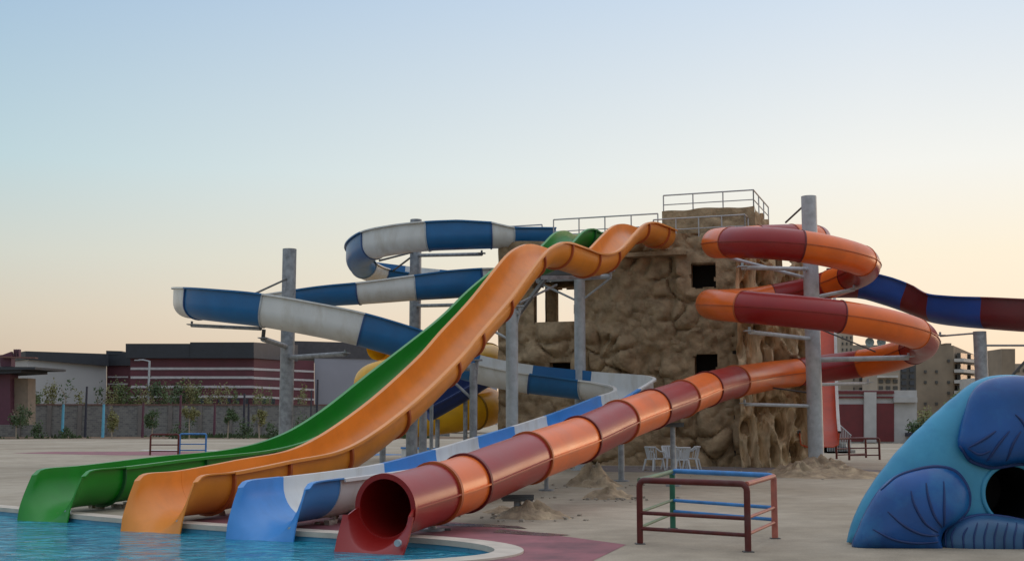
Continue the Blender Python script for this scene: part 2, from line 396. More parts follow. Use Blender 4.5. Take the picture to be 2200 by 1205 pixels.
def lane_slide(name, ln, breaks, mats, flm, label, cat, end):
    root = empty(name, ln.pt(.2), label, cat)
    P = [ln.pt(q, 0, ln.floor(q)) for q in np.arange(S_TOP, ln.L + .05, .3)]
    path = Path(P); s_of = lambda q: float(np.interp((ln.A + ln.d * q).y, path.P[:, 1], path.S))
    h = ln.drop; prof = lambda q, k: chan(h, h, RC)
    br = [S_TOP] + breaks + [ln.L]
    lane_exit(ln, mats[0], root)
    for i, (a, b) in enumerate(zip(br[:-1], br[1:])):
        V, Fc = sweep(path, s_of(a), s_of(b), prof, .25)
        mkobj('channel_section', V, Fc, mats[(i + 1) % len(mats)], root, 40, .03, 0)
    for b in br[:-1]:
        q = s_of(b); V, Fc = sweep(path, max(0, q - .035), q + .035, lambda a, k: chan_flange(h, h, RC), .07, True)
        N = len(V) // 2; Fc += ccaps(N)
        mkobj('joint_flange', V, Fc, flm, root, 40)
    return root, path
OL = Lane((-6.08, 20.74), (5.94, 47.5), [(0, .45), (.25, .62), (.4, .76), (.62, .82), (1.5, .84), (3.15, .98), (5.42, 1.22), (8.0, 2.1), (10.63, 3.34), (11.98, 4.13), (13.77, 5.15), (16.0, 6.58), (16.9, 6.98), (17.7, 7.16),
        (19.2, 7.18), (20.9, 7.2), (22.6, 7.55), (24.2, 8.3), (25.4, 8.85), (26.5, 9.1), (28, 9.18), (29.6, 9.2)], .72)
orange_slide, _ = lane_slide('wave_slide', OL, [3.2, 5.5, 8.0, 10.6, 12.0, 13.8, 16.1, 18.1, 20.6, 22.7, 26, 28.4], [ORANGE], FL_OR,
        'orange open wave slide running straight from the brown tower into the pool', 'water slide', 0)
GL = Lane((-8.75, 22.95), (3.56, 48.7), [(0, .45), (.25, .62), (.4, .76), (.62, .82), (1.6, .85), (3.6, .96), (6.3, 1.08), (8.28, 1.40), (10.11, 2.03), (12.4, 3.08), (16.32, 4.87), (18.4, 6.0), (19.6, 6.6), (20.8, 7.15), (22.0, 7.55),
        (23.2, 7.8), (24.5, 8.35), (25.6, 8.95), (26.5, 9.15), (27.3, 9.1), (28.6, 9.4)], .72)
green_slide, _ = lane_slide('wave_slide', GL, [3.9, 6.4, 8.9, 11.4, 13.9, 16.4, 18.9, 21.4, 23.9, 26.6], [GREEN], FL_GR,
        'green open wave slide on the far side of the orange one', 'water slide', 0)

# end-piece bolts (small round pads near the lip)
def lip_pad(ln, m, parent):
    mb = MB(); c = ln.pt(.09, .52, .06); mb.tube([c + ln.d * .04, c - ln.d * .05], .045, 12)
    mb.build('drain_cap', m, parent)
lip_pad(OL, GALVL, orange_slide); lip_pad(GL, GALVL, green_slide)

# ------------------------------------------------------------------ blue and white channel slide
BLn = Lane((-3.96, 19.37), (3.65, 37.37), [(0, .45), (.25, .58), (.4, .72), (.62, .77), (1.5, .79), (3.2, .83), (5.06, .91), (7.36, 1.13), (9.56, 1.37), (11.74, 1.61), (13.95, 1.87), (16.28, 2.18), (18.46, 2.49), (20, 2.7)], .68)
bp_ = [  # px, Y, z of channel bottom, colour after
 (1188, 50.6, 9.0, 'B'), (1150, 50.4, 8.98, 0), (1100, 50.1, 8.93, 'W'), (1055, 50.0, 8.88, 'B'), (985, 49.9, 8.82, 0), (920, 50.0, 8.78, 'W'), (860, 50.4, 8.72, 0), (800, 51.4, 8.62, 'B'),
 (768, 53.6, 8.45, 0), (776, 55.8, 8.32, 'W'), (812, 57.4, 8.22, 'B'), (868, 58.0, 8.1, 'W'), (935, 58.2, 7.95, 'B'), (1010, 57.8, 7.75, 'W'), (1062, 56.0, 7.5, 'B'), (1074, 53.5, 7.25, 0), (1050, 51.2, 7.02, 'W'),
 (1022, 50.4, 6.9, 'B'), (960, 50.0, 6.78, 0), (893, 49.9, 6.7, 'W'), (830, 50.0, 6.62, 0), (770, 50.1, 6.55, 'B'), (710, 50.3, 6.5, 0), (645, 50.8, 6.42, 'W'), (570, 51.3, 6.3, 0), (497, 51.2, 6.17, 'B'), (432, 49.9, 6.0, 0),
 (405, 48.0, 5.83, 'W'), (399, 46.2, 5.66, 0), (420, 44.4, 5.45, 'B'), (480, 43.4, 5.25, 0), (560, 43.0, 5.06, 'W'), (660, 42.9, 4.76, 0), (765, 43.0, 4.4, 'B'), (880, 43.3, 3.85, 0), (940, 43.5, 3.5, 'W'), (975, 43.5, 3.3, 'B'),
 (1012, 43.4, 3.12, 'W'), (1075, 43.3, 2.88, 0), (1135, 43.2, 2.72, 'B'), (1195, 43.1, 2.6, 0), (1253, 42.8, 2.48, 'W'), (1312, 42.2, 2.36, 0), (1350, 41.0, 2.24, 0), (1364, 39.4, 2.1, 0), (1360, 38.0, 1.97, 0)]
pts = [(gx(px, Y), Y, z) for px, Y, z, c in bp_]
lane_q = [18.46, 16.28, 13.95, 11.74, 9.56, 7.36, 5.06, 3.2, 1.45]
lane_cols = dict(zip(lane_q, ['b', 'W', 'b', 'W', 'b', 'W', 'b', 'W', 0]))
lane_cols = {18.46: 'b', 17.6: 'W', 16.28: 'b', 13.95: 'W', 11.74: 'b', 9.56: 'W', 7.36: 'b', 5.06: 'W', 3.2: 0, 1.45: 0}
for q in lane_q: pts.append((BLn.pt(q).x, BLn.pt(q).y, BLn.floor(q)))
cs = catmull(pts, 10); bpath = Path(cs)
marks = []
for i, (px, Y, z, c) in enumerate(bp_):
    if c: marks.append((bpath.S[i * 10], c))
for k, q in enumerate(lane_q):
    c = lane_cols[q]
    if c: marks.append((bpath.S[(len(bp_) + k) * 10], c))
marks.append((bpath.L, 'end'))
ext = []   # extra height of the left and right walls at each station
for n_i in range(len(bp_)):
    px = bp_[n_i][0]
    if n_i < 3: e = (.08, .0)
    elif n_i == 3: e = (.34, 0)
    elif n_i <= 17: e = (.46, 0)
    elif n_i <= 23: e = ((.42, 0), (.3, 0), (.22, 0), (.16, 0), (.12, .02), (.08, .08))[n_i - 18]
    elif n_i <= 27: e = ((.04, .18), (0, .3), (0, .4), (0, .45))[n_i - 24]
    elif n_i <= 34: e = (0, .46)
    elif n_i <= 36: e = ((.1, .35), (.2, .2))[n_i - 35]
    else: e = (.34, 0)
    ext.append(e)
ext += [(.2, 0), (.05, 0)] + [(0, 0)] * (len(lane_q) - 2)
sS = [bpath.S[k * 10] for k in range(len(ext))]
def walls(q): return .67 + float(np.interp(q, sS, [e[0] for e in ext])), .67 + float(np.interp(q, sS, [e[1] for e in ext]))
def bprof(q, k):
    a, b = walls(q); return chan(a, b, .58)
blue_slide = empty('spiral_channel_slide', BLn.pt(.2), 'open channel slide striped blue and white, winding round two grey pillars down to the pool', 'water slide')
CM = {'B': BLUE, 'W': WHITE, 'b': SKYBLUE}
for (a, c), (b, _) in zip(marks[:-1], marks[1:]):
    V, Fc = sweep(bpath, a, b, bprof, .22)
    mkobj('channel_section', V, Fc, CM[c], blue_slide, 40, .03, 0)
    if a > .1:
        def fp(q, k):
            a_, b_ = walls(q); return chan_flange(a_, b_, .58, .05)
        V, Fc = sweep(bpath, a - .025, a + .025, fp, .07, True); N = len(V)//2; Fc += ccaps(N)
        mkobj('joint_flange', V, Fc, FL_BL if c == 'B' else GALVL, blue_slide, 40)
lane_exit(BLn, SKYBLUE, blue_slide); lip_pad(BLn, GALVL, blue_slide)

# ------------------------------------------------------------------ red and orange tube slide
TR = .455
def tube_axis(Y): return -1.23 + .423 * (Y - 19.44)
tp = [(tube_axis(Y), Y, z) for Y, z in ((17.9, .475), (19.44, .606), (20.5, .71), (23.1, 1.05), (25.7, 1.35), (28.2, 1.72), (30.7, 2.03), (33.4, 2.34), (35.9, 2.66))]
tb_ = ['R0', 'R', 'O', 'R', 'O', 'R', 'O', 'R', 'O']
rest = [(1578, 820, 39.7, 'O'), (1614, 814, 42.0, 0), (1662, 806, 44.2, 0), (1712, 800, 45.5, 'R'), (1790, 789, 46.1, 0), (1850, 781, 45.8, 'O'), (1913, 768, 44.6, 0), (1962, 751, 43.1, 'R'), (1984, 736, 41.6, 0),
        (1966, 716, 40.0, 'O'), (1900, 697, 38.9, 0), (1804, 680, 38.3, 'R'), (1700, 668, 38.3, 0), (1597, 659, 39.0, 'O'), (1543, 655, 40.4, 0), (1527, 653, 42.2, 0), (1552, 652, 44.0, 0), (1610, 648, 45.2, 0), (1662, 640, 45.6, 'R'),
        (1730, 627, 45.2, 0), (1785, 610, 44.3, 'O'), (1828, 594, 43.2, 'R'), (1856, 578, 41.7, 0), (1850, 560, 40.2, 'O'), (1795, 543, 39.1, 0), (1720, 529, 38.6, 'R'), (1640, 522, 38.9, 0), (1572, 521, 40.0, 'O'), (1539, 523, 42.0, 0),
        (1565, 520, 43.8, 0), (1630, 514, 44.9, 'R'), (1700, 511, 45.5, 'O'), (1748, 512, 46.6, 'R'), (1752, 514, 48.2, 0), (1700, 515, 49.4, 0), (1650, 515, 49.8, 0)]
tp3 = tp + [tuple(at(a, b, c)) for a, b, c, d in rest]
tcs = catmull(tp3, 10); tpath = Path(tcs)
def rad_at(q): return TR + .055 * min(1, max(0, (q - 6) / 20))
tube_slide = empty('spiral_tube_slide', (-2.1, 18.9, 0), 'closed tube slide striped dark red and orange, coiling then running straight into the pool', 'water slide')
marks = []
for i, c in enumerate(tb_):
    if c != 'R0': marks.append((tpath.S[i * 10], c))
for i, r_ in enumerate(rest):
    if r_[3]: marks.append((tpath.S[(len(tp) + i) * 10], r_[3]))
marks.append((tpath.L, 'end'))
# order: going up; first module between station 0 and 1 is the red mouth
TM = {'R': RED, 'O': TORANGE, }
ups = []
names = [('R', 0)]
cur = [(tpath.S[0] + .35, marks[0][0], 'R')]
cols_up = {'R': RED, 'O': TORANGE}
seq = ['R'] + []
mods = [(tpath.S[1], marks[0][0], 'R')]
for (a, c), (b, _) in zip(marks[:-1], marks[1:]): mods.append((a, b, c))
# stations r1..r8 carry: r1-r2 orange, r2-r3 red, r3-r4 orange ...
fix = ['R', 'O', 'R', 'O', 'R', 'O', 'R', 'O', 'R', 'O']
k = 0
for i in range(len(mods)):
    a, b, c = mods[i]
    if i < 9: c = fix[i]
    V, Fc = sweep(tpath, a, b, lambda q, kk: ring(rad_at(q)), .25, True)
    mkobj('tube_section', V, Fc, cols_up[c], tube_slide, 60, .02, -1 if False else 0)
    fm = FL_RED if c == 'R' else FL_OR
    w, fe = (.035, .05) if i < 10 else (.02, .028)
    V, Fc = sweep(tpath, a - w, a + w, lambda q, kk: ring(rad_at(q) + fe), .07, True)
    V2, F2 = sweep(tpath, a - w, a + w, lambda q, kk: ring(rad_at(q) - .03), .07, True)
    N = 40; o_ = len(V); V = V + V2; Fc = Fc + [tuple(x + o_ for x in f[::-1]) for f in F2]
    for j in range(N):
        Fc.append((j, o_ + j, o_ + (j+1) % N, (j+1) % N)); Fc.append((N + j, N + (j+1) % N, o_ + N + (j+1) % N, o_ + N + j))
    mkobj('joint_flange', V, Fc, fm if i else RED, tube_slide, 40)
    for sg in (-1, 1):
        def sprof(q, kk, sg=sg):
            r0 = rad_at(q) - .01; r1 = rad_at(q) + .045; return [(sg*r0, -.012), (sg*r1, -.012), (sg*r1, .012), (sg*r0, .012)]
        V, Fc = sweep(tpath, a + w, b - w, sprof, .4, True)
        mkobj('seam_strip', V, Fc, RED if c == 'R' else (FL_OR if i > 8 else TORANGE), tube_slide, 30)
# mouth: lower half carries on as a short trough to a square plate on the water
def tube_mouth():
    q0 = mods[0][0]; p0, t, r, u, _ = tpath.ev(q0); t = Vector(t); r = Vector(r); p0 = Vector(p0); fw = -t
    n = 24; V = []; Fc = []; rows = 9; zl = LIPZ
    prof = [(-math.cos(math.pi*i/n), -math.sin(math.pi*i/n)) for i in range(n+1)]
    fh = Vector((fw.x, fw.y, 0)).normalized()
    zb = p0.z - TR
    for i in range(rows):
        f = i / (rows - 1)
        for cx, sz in prof:
            reach = .24 + .27 * abs(sz) ** 1.5
            p = p0 + r * (cx * (TR + .05 * f)) + Vector((0, 0, sz * TR)) + fh * (reach * f)
            p.z += -(.10 + (zb - zl - .12) * abs(sz)) * f ** 1.3
            V.append(p)
    N = n + 1
    for i in range(rows - 1):
        for j in range(n): a = i*N+j; Fc.append((a, a+N, a+1+N, a+1))
    base = len(V); last = V[(rows-1)*N:rows*N]
    zt = last[0].z
    for (cx, sz), v in zip(prof, last):
        sg = -1 if cx < 0 else 1
        if abs(cx) > .74: X = sg * .58; Z = v.z
        else: X = cx * .58 / .74; Z = zl
        reach = .25 + .27 * min(1, (zt - Z) / (zt - zl)) ** 1.1
        p = p0 + r * X + fh * reach; p.z = Z; V.append(p)
    for j in range(n): a = (rows-1)*N + j; Fc.append((a, base + j, base + j + 1, a + 1))
    mkobj('exit_section', V, Fc, RED, tube_slide, 45, .03, 0)
    mb = MB(); c = p0 + r * .47 + fh * .48; c.z = .04; mb.tube([c, c + fh * .05], .05, 14); mb.build('drain_cap', GALVL, tube_slide)
tube_mouth()

# ------------------------------------------------------------------ the far navy and maroon slide, right edge
fp_ = [(1770, 640, 50, 'M'), (1842, 640, 50, 'N'), (1890, 652, 49.5, 0), (1938, 668, 49, 'M'), (1975, 683, 48.5, 0), (2010, 694, 47.8, 'N'), (2060, 701, 46.6, 0), (2118, 706, 45.5, 'M'), (2200, 712, 44.8, 0), (2290, 716, 44.5, 'N'), (2400, 718, 45, 0)]
fpath = Path(catmull([tuple(at(a, b, c)) for a, b, c, d in fp_], 10))
far_slide = empty('channel_slide', at(2113, 1005, 45.3), 'dark navy and maroon open slide crossing behind the coil at the right edge', 'water slide')
marks = [(fpath.S[i*10], c[3]) for i, c in enumerate(fp_) if c[3]] + [(fpath.L, 0)]
for (a, c), (b, _) in zip(marks[:-1], marks[1:]):
    V, Fc = sweep(fpath, a, b, lambda q, k: chan(.72, 1.15, .55), .3)
    mkobj('channel_section', V, Fc, NAVY if c == 'N' else MAROON, far_slide, 40, .03, 0)
# ------------------------------------------------------------------ yellow tube behind the racing slides
yc = Vector((gx(925, 56), 56, 0)); yp = []
for i in range(27):
    a = -1.9 + i * .42; yp.append((yc.x + 2.75 * math.cos(a), yc.y + 2.5 * math.sin(a), 1.75 + i * .138))
ypath = Path(catmull(yp, 5))
yellow = empty('spiral_tube_slide', (yc.x, yc.y, 0), 'yellow tube coil seen between the grey posts under the orange slide', 'water slide')
nm = 9
for i in range(nm):
    a, b = ypath.L * i / nm, ypath.L * (i+1) / nm
    V, Fc = sweep(ypath, a, b, lambda q, k: ring(.78, 28), .35, True); mkobj('tube_section', V, Fc, YELLOW, yellow, 60)
    if i:
        V, Fc = sweep(ypath, a-.03, a+.03, lambda q, k: ring(.84, 28), .06, True); N = 28; Fc += [list(range(N))[::-1], list(range(N, 2*N))]
        mkobj('joint_flange', V, Fc, mat('yellow_flange', (.3, .16, .01), .5), yellow, 40)
dpath = Path(catmull([tuple(at(*p)) for p in ((1075, 815, 49.5), (1045, 832, 49), (1010, 855, 48.6), (960, 885, 48.2), (925, 905, 48))], 8))
nav = empty('channel_slide', at(945, 1000, 48.2), 'short dark navy chute slanting in front of the yellow tube', 'water slide')
V, Fc = sweep(dpath, 0, dpath.L, lambda q, k: chan(.55, .9, .5), .3); mkobj('channel_section', V, Fc, fg('ink_navy_fibreglass', (.012, .03, .12)), nav, 40, .03, 0)
mb = MB(); q = at(1000, 858, 48.6); mb.tube([(q.x, q.y, 0), (q.x, q.y, q.z)], .09, 10); q = at(940, 900, 48.1); mb.tube([(q.x, q.y, 0), (q.x, q.y, q.z)], .09, 10); mb.build('support_leg', GALV, nav)
tw = empty('tub_wall', (gx(960, 47), 47, 0), 'low white tub wall with blue edge at the foot of the yellow tube', 'low wall')
mb = MB(); P_ = [(gx(868, 46) , 46), (gx(930, 44.5), 44.5), (gx(1010, 44.5), 44.5), (gx(1070, 46), 46)]
for a_, b_ in zip(P_[:-1], P_[1:]): mb.bar((a_[0], a_[1], .35), (b_[0], b_[1], .35), .2, .7)
mb.build('wall', WHITE, tw); mb = MB()
for a_, b_ in zip(P_[:-1], P_[1:]): mb.bar((a_[0], a_[1], .73), (b_[0], b_[1], .73), .28, .07)
mb.build('edge', SKYBLUE, tw)
# ------------------------------------------------------------------ scarlet chute behind the pillar
sroot = empty('steep_chute', (gx(1762, 49), 49, 0), 'steep scarlet chute with pale rims, behind the right-hand pillar', 'water slide')
spth = Path(catmull([tuple(at(*p)) for p in ((1757, 660, 53.5), (1757, 720, 52.6), (1758, 790, 51.4), (1758, 850, 50.2), (1759, 905, 48.9), (1760, 940, 47.6), (1761, 960, 46.3))], 8))
V, Fc = sweep(spth, 0, spth.L, lambda q, k: [(-.72, .55), (-.70, .1), (-.5, 0), (.5, 0), (.70, .1), (.72, .55)], .3); mkobj('channel_section', V, Fc, SCARLET, sroot, 30, .03, 0)
for sg in (-1, 1):
    V, Fc = sweep(spth, 0, spth.L, lambda q, k: [(sg*.68, .53), (sg*.80, .53), (sg*.80, .62), (sg*.68, .62)], .3, True); mkobj('rim', V, Fc, WHITE, sroot, 30)

# ------------------------------------------------------------------ steel supports
def column(name, x, y, z, r, label, group=None, m=GALV, beams=(), braces=(), cap=True):
    root = empty(name, (x, y, 0), label, 'support column', group)
    mb = MB(); mb.tube([(x, y, 0), (x, y, z)], r, 24); 
    mb.tube([(x, y, 0), (x, y, .04)], r + .14, 24)
    mb.build('pole', m, root)
    for b in beams:
        mb = MB(); mb.tube([b[0], b[1]], b[2] if len(b) > 2 else .07, 10)
        if len(b) <= 3:
            e = Vector(b[1]); mb.box((-.16, -.16, .02), (.16, .16, .05), Matrix.Translation(e)); mb.tube([e, e + Vector((0, 0, .16))], .045, 8)
        mb.build('beam', m, root)
    for b in braces:
        mb = MB(); mb.tube([b[0], b[1]], b[2] if len(b) > 2 else .035, 8); mb.build('brace', DSTEEL, root)
    return root
X2, Y2 = 10.45, 42.0
def S(px, py, Y): return tuple(at(px, py, Y))
column('support_column', X2, Y2, 9.58, .265, 'tall pale grey pillar inside the red and orange coil', None, GALVL,
   [((X2, Y2, at(0, 578, 42).z), S(1595, 575, 39.2)), ((X2, Y2, at(0, 728, 42).z), S(1610, 713, 39.0)), ((X2, Y2, at(0, 773, 42).z), S(1952, 768, 41.7), .09),
    ((X2, Y2, at(0, 640, 42).z), S(1835, 622, 42.3)), ((X2, Y2, at(0, 872, 42).z), S(1600, 868, 41.0), .06), ((X2, Y2, at(0, 826, 42).z), S(1865, 823, 45.0), .06), ((X2, Y2, at(0, 600, 42).z), S(1560, 552, 42.2), .06)],
   [((X2, Y2, at(0, 432, 42).z), S(1688, 478, 44.6)), ((X2, Y2, at(0, 700, 42).z), S(1880, 755, 44.6), .03), ((X2, Y2, at(0, 845, 42).z), S(1640, 830, 43.4), .03)])
column('support_column', -8.72, 47.0, 8.42, .27, 'grey pillar of the left-hand loop of the blue and white slide', None, GALV,
   [((-8.72, 47, at(0, 745, 47).z), S(565, 728, 43.3), .10), ((-8.72, 47, at(0, 768, 47).z), S(742, 760, 43.3), .09), (S(560, 706, 43.2), S(412, 699, 45.6), .07)],
   [((-8.72, 47, at(0, 597, 47).z), S(545, 632, 44.0), .04), (S(565, 728, 43.3), S(567, 708, 43.2), .07)])
column('support_column', -4.32, 53.8, 10.72, .26, 'grey pillar of the upper loop, just topping the blue and white slide', None, GALV,
   [((-4.32, 53.8, at(0, 549, 53.8).z), S(1035, 546, 50.6), .08), ((-4.32, 53.8, at(0, 657, 53.8).z), S(985, 655, 50.5), .08), ((-4.32, 53.8, at(0, 720, 53.8).z), S(1010, 760, 50), .05)],
   [((-4.32, 53.8, at(0, 545, 53.8).z), S(840, 585, 57.5), .045), ((-4.32, 53.8, at(0, 540, 53.8).z), S(815, 560, 51.8), .045)])
def yl(ln, Y): return (Y - ln.A.y) / ln.d.y
def t_column(px, Y, ztop, r, label, w0=-1.4, w1=1.4, m=GALV, arm=True):
    x = gx(px, Y); beams = []; braces = []
    root = column('support_column', x, Y, ztop, r, label, 'posts under the racing slides', m)
    if arm:
        mb = MB(); a = Vector((x, Y, ztop - .12)) + OL.n * w0; b = Vector((x, Y, ztop - .12)) + OL.n * w1; mb.tube([a, b], .09, 10); mb.build('beam', m, root)
        for q in (a, b):
            mb = MB(); mb.tube([(x, Y, ztop - 1.0), q + Vector((0, 0, -.05))], .04, 8); mb.build('brace', m, root)
            mb = MB(); mb.tube([q, q + Vector((0, 0, .2))], .05, 8); mb.obox(q + Vector((-.15, -.15, .18)), (.3, 0, 0), (0, .3, 0), (0, 0, .04)); mb.build('saddle', m, root)
    return root
t_column(1247, 43.6, 7.0, .2, 'pale post under the wave of the orange slide, nearest the tower', -1.7, 1.2, GALVL)
t_column(1100, 37.6, 5.2, .19, 'stout post under the steepest drop of the orange slide', -1.6, .25, GALVL)
tr = empty('steel_truss', at(1130, 640, 40), 'dark green-grey steel brace climbing under the orange slide to the tower landing', 'brace')
mb = MB(); mb.bar(at(1102, 690, 37.8), at(1172, 598, 42.0), .12, .12); mb.build('rafter', DSTEEL, tr); mb = MB(); mb.bar(at(1118, 650, 39), at(1196, 612, 42.4), .06, .06); mb.bar(at(1160, 597, 41.6), at(1300, 594, 43.4), .12, .14); mb.build('tie', GALV, tr)
t_column(1017, 33.0, 3.3, .105, 'slim post under the middle of the orange slide', arm=True, w0=-1.0, w1=.1, m=GALV)
t_column(885, 33.6, 2.35, .16, 'short thick post between the orange and green slides', -1.6, .3)
t_column(909, 31.5, 2.0, .10, 'short post second from the left under the orange slide', arm=False)
t_column(927, 36.0, 3.0, .055, 'thin pole in front of the yellow tube', arm=False)
t_column(823, 35.5, 1.3, .09, 'low grey post leftmost under the orange slide', arm=False)
# supports of the tube's straight run and of the striped channel
def tube_post(px, Y, label, r=.06, plate=True):
    x = gx(px, Y); i = int(np.argmin(abs(tpath.P[:90, 1] - Y))); z = tpath.P[i, 2] - .58
    root = column('support_post', x, Y, max(.12, z - .1), r, label, 'posts under the straight tube', GALV)
    mb = MB(); mb.obox((x - .28, Y - .12, z - .12), (.56, 0, 0), (0, .24, 0), (0, 0, .05)); mb.bar((x - .3, Y, z - .05), (x + .3, Y, z - .05), .08, .09); mb.build('saddle', DSTEEL, root)
tube_post(1445, 32.9, 'slim post holding the tube beside the white chairs', .07)
tube_post(1112, 22.6, 'short stub post holding the tube over a small cement mound', .07)
tube_post(930, 19.7, 'lowest stub under the tube just behind the pool edge', .07)
def sl_post(q, label, r=.06, side=0):
    p = BLn.pt(q, side); z = BLn.floor(q) - .08
    root = column('support_post', p.x, p.y, max(.1, z), r, label, 'posts under the striped channel', GALV)
    mb = MB(); mb.bar(tuple(BLn.pt(q, -.4, z)), tuple(BLn.pt(q, .4, z)), .1, .07); mb.build('saddle', DSTEEL, root)
sl_post(17.6, 'post under the striped channel rising from the reddish dirt mound', .09, .3)
sl_post(12.4, 'post under the middle of the pale blue and white run'); sl_post(7.8, 'low post under the pale blue and white run')
for ln, nm_ in ((OL, 'orange'), (GL, 'green'), (BLn, 'pale blue')):
    p = ln.pt(2.3); root = empty('steel_stand', p, 'low dark steel frame under the run-out of the %s slide' % nm_, 'stand', 'low frames under the run-outs')
    z = ln.floor(2.3) - .03
    p2 = ln.pt(4.6)
    for q in (2.3, 3.4, 4.8):
        z = ln.floor(q)
        mb = MB(); mb.bar(tuple(ln.pt(q, -.5, max(.06, z + .06))), tuple(ln.pt(q, .62, max(.06, z + .02))), .08, .08); mb.bar(tuple(ln.pt(q, .62, 0)), tuple(ln.pt(q, .62, max(.2, z + .2))), .07, .07); mb.build('cradle', DSTEEL, root)
column('support_column', gx(2113, 45.3), 45.3, at(0, 712, 45.3).z, .24, 'grey pillar at the right edge under the navy and maroon slide', None, GALV,
   [((gx(2113, 45.3), 45.3, at(0, 715, 45.3).z), S(2020, 722, 46.5), .035), ((gx(2113, 45.3), 45.3, at(0, 742, 45.3).z), S(2260, 742, 44.6), .04)],
   [(S(2135, 850, 45.3), S(2240, 735, 44.6), .05)])
# ------------------------------------------------------------------ tower
TC = Vector((9.3, 46.5, 0)); te = Vector((-.9404, .34, 0)); tb = Vector((.34, .9404, 0))
def boulder(p, seed=0):
    """rounded boulders modelled in render, in drifts, over a rough trowelled face"""
    q = Vector((p.x * .86 + seed, p.y * .86, p.z * .95)); q += Vector((noise.noise(p * .9), noise.noise(p * .9 + Vector((5, 5, 5))), noise.noise(p * .9 + Vector((9, 1, 3))))) * .35
    D = noise.voronoi(q)[0]; d = D[0]; mask = max(0, min(1, .32 + 3.2 * noise.noise(p * .42 + Vector((4, 2, 8)))))
    a = (.44 * math.sqrt(max(0, 1 - (d / .56) ** 2)) - .22 * math.exp(-((D[1] - d) / .07) ** 2)) * mask
    D2 = noise.voronoi(p * 2.1)[0]; a += (.06 * math.sqrt(max(0, 1 - (D2[0] / .5) ** 2)) - .06 * math.exp(-((D2[1] - D2[0]) / .12) ** 2)) * (1 - mask * .5)
    b = noise.fractal(p * .8 + Vector((seed, 0, 0)), 1.0, 2.1, 4) * .15
    return a + b
def rockwall(name, o, u, L, z0, z1, nrm, holes, m, parent, step=.13, amp=1.0, disp=boulder, topvar=.12, reveal=.5):
    nx, nz = int(L / step) + 1, int((z1 - z0) / step) + 1
    xs = sorted(set([round(L * i / nx, 4) for i in range(nx + 1)])); zs = [z0 + (z1 - z0) * i / nz for i in range(nz + 1)]
    V = []; Fc = []
    for z in zs:
        for x in xs:
            base = o + u * x + Vector((0, 0, z)); k = 1.0
            for h in holes:
                dx = max(h[0] - x, x - h[1], 0); dz = max(h[2] - z, z - h[3], 0); k = min(k, math.hypot(dx, dz) / .5)
            k = min(k, 1); ed = min(1, x / .3, (L - x) / .3) if L > 1 else 1
            d = disp(base) * amp * k * (.3 + .7 * ed)
            p = base + nrm * d
            if z > z1 - .6: p.z += (noise.noise(Vector((x * .8, z1, 5))) ) * topvar * (z - z1 + .6) / .6
            V.append(p)
    W = len(xs)
    for i in range(len(zs) - 1):
        for j in range(W - 1):
            cx, cz = (xs[j] + xs[j+1]) / 2, (zs[i] + zs[i+1]) / 2
            wob = noise.noise(Vector((cx * 2, cz * 2, 9))) * .10
            if any(h[0] + wob < cx < h[1] + wob and h[2] + wob < cz < h[3] - wob for h in holes): continue
            Fc.append((i*W+j, i*W+j+1, (i+1)*W+j+1, (i+1)*W+j))
    ob = mkobj(name, V, Fc, m, parent, 50)
    for h in holes:
        mb = MB(); a = o + u * (h[0] - .08); w = u * (h[1] - h[0] + .16); inn = -nrm * reveal; off = -nrm * .06
        mb.obox(a + off + Vector((0, 0, h[2] - .12)), w, inn, (0, 0, .12)); mb.obox(a + off + Vector((0, 0, h[3] - .01)), w, inn, (0, 0, .12))
        mb.obox(a + off - u * .08 + Vector((0, 0, h[2])), u * .12, inn, (0, 0, h[3] - h[2] - .01)); mb.obox(a + off + w - u * .04 + Vector((0, 0, h[2])), u * .12, inn, (0, 0, h[3] - h[2] - .01))
        mb.build('window_reveal', m, parent)
    return ob
tower = empty('slide_tower', TC + te * 5, 'brown rock-look slide tower with square black openings and thin roof rails', 'tower')
nF = -tb; TL = 10.5; TD = 7.0
win = [(1.45, 2.4, 6.9, 7.87), (1.42, 2.32, 3.3, 4.33), (7.15, 8.95, 5.75, 7.5), (7.4, 8.25, 3.0, 4.1)]
rockwall('wall', TC, te, 8.9 + 1.6, 0, 9.1, nF, win, MUD, tower, .075)
rockwall('wall', TC, tb, TD, 0, 9.1, -te, [(2.2, 4.2, 5.8, 7.8)], MUD, tower, .2)
rockwall('wall', TC + te * TL, tb, TD, 0, 9.0, te, [(1.0, 6.2, 5.8, 7.9)], MUD, tower, .2, .6)
rockwall('wall', TC + tb * TD, te, TL, 0, 9.0, tb, [(8.6, 10.1, 5.8, 7.9)], MUD, tower, .2, .6)
mb = MB(); mb.obox(TC + Vector((0, 0, 8.55)) + tb * .1 + te * .1, te * (TL - .2), tb * (TD - .2), (0, 0, .25)); mb.build('roof_deck', CONC, tower)
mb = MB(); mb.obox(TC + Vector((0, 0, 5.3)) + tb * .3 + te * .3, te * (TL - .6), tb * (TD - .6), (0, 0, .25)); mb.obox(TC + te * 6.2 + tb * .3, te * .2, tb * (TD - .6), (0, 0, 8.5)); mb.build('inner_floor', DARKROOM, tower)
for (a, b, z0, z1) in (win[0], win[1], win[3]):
    mb = MB(); mb.obox(TC + te * (a - .6) + tb * 1.2 + Vector((0, 0, z0 - .6)), te * (b - a + 1.2), tb * .06, (0, 0, z1 - z0 + 1.2)); mb.build('inner_wall', DARKROOM, tower)
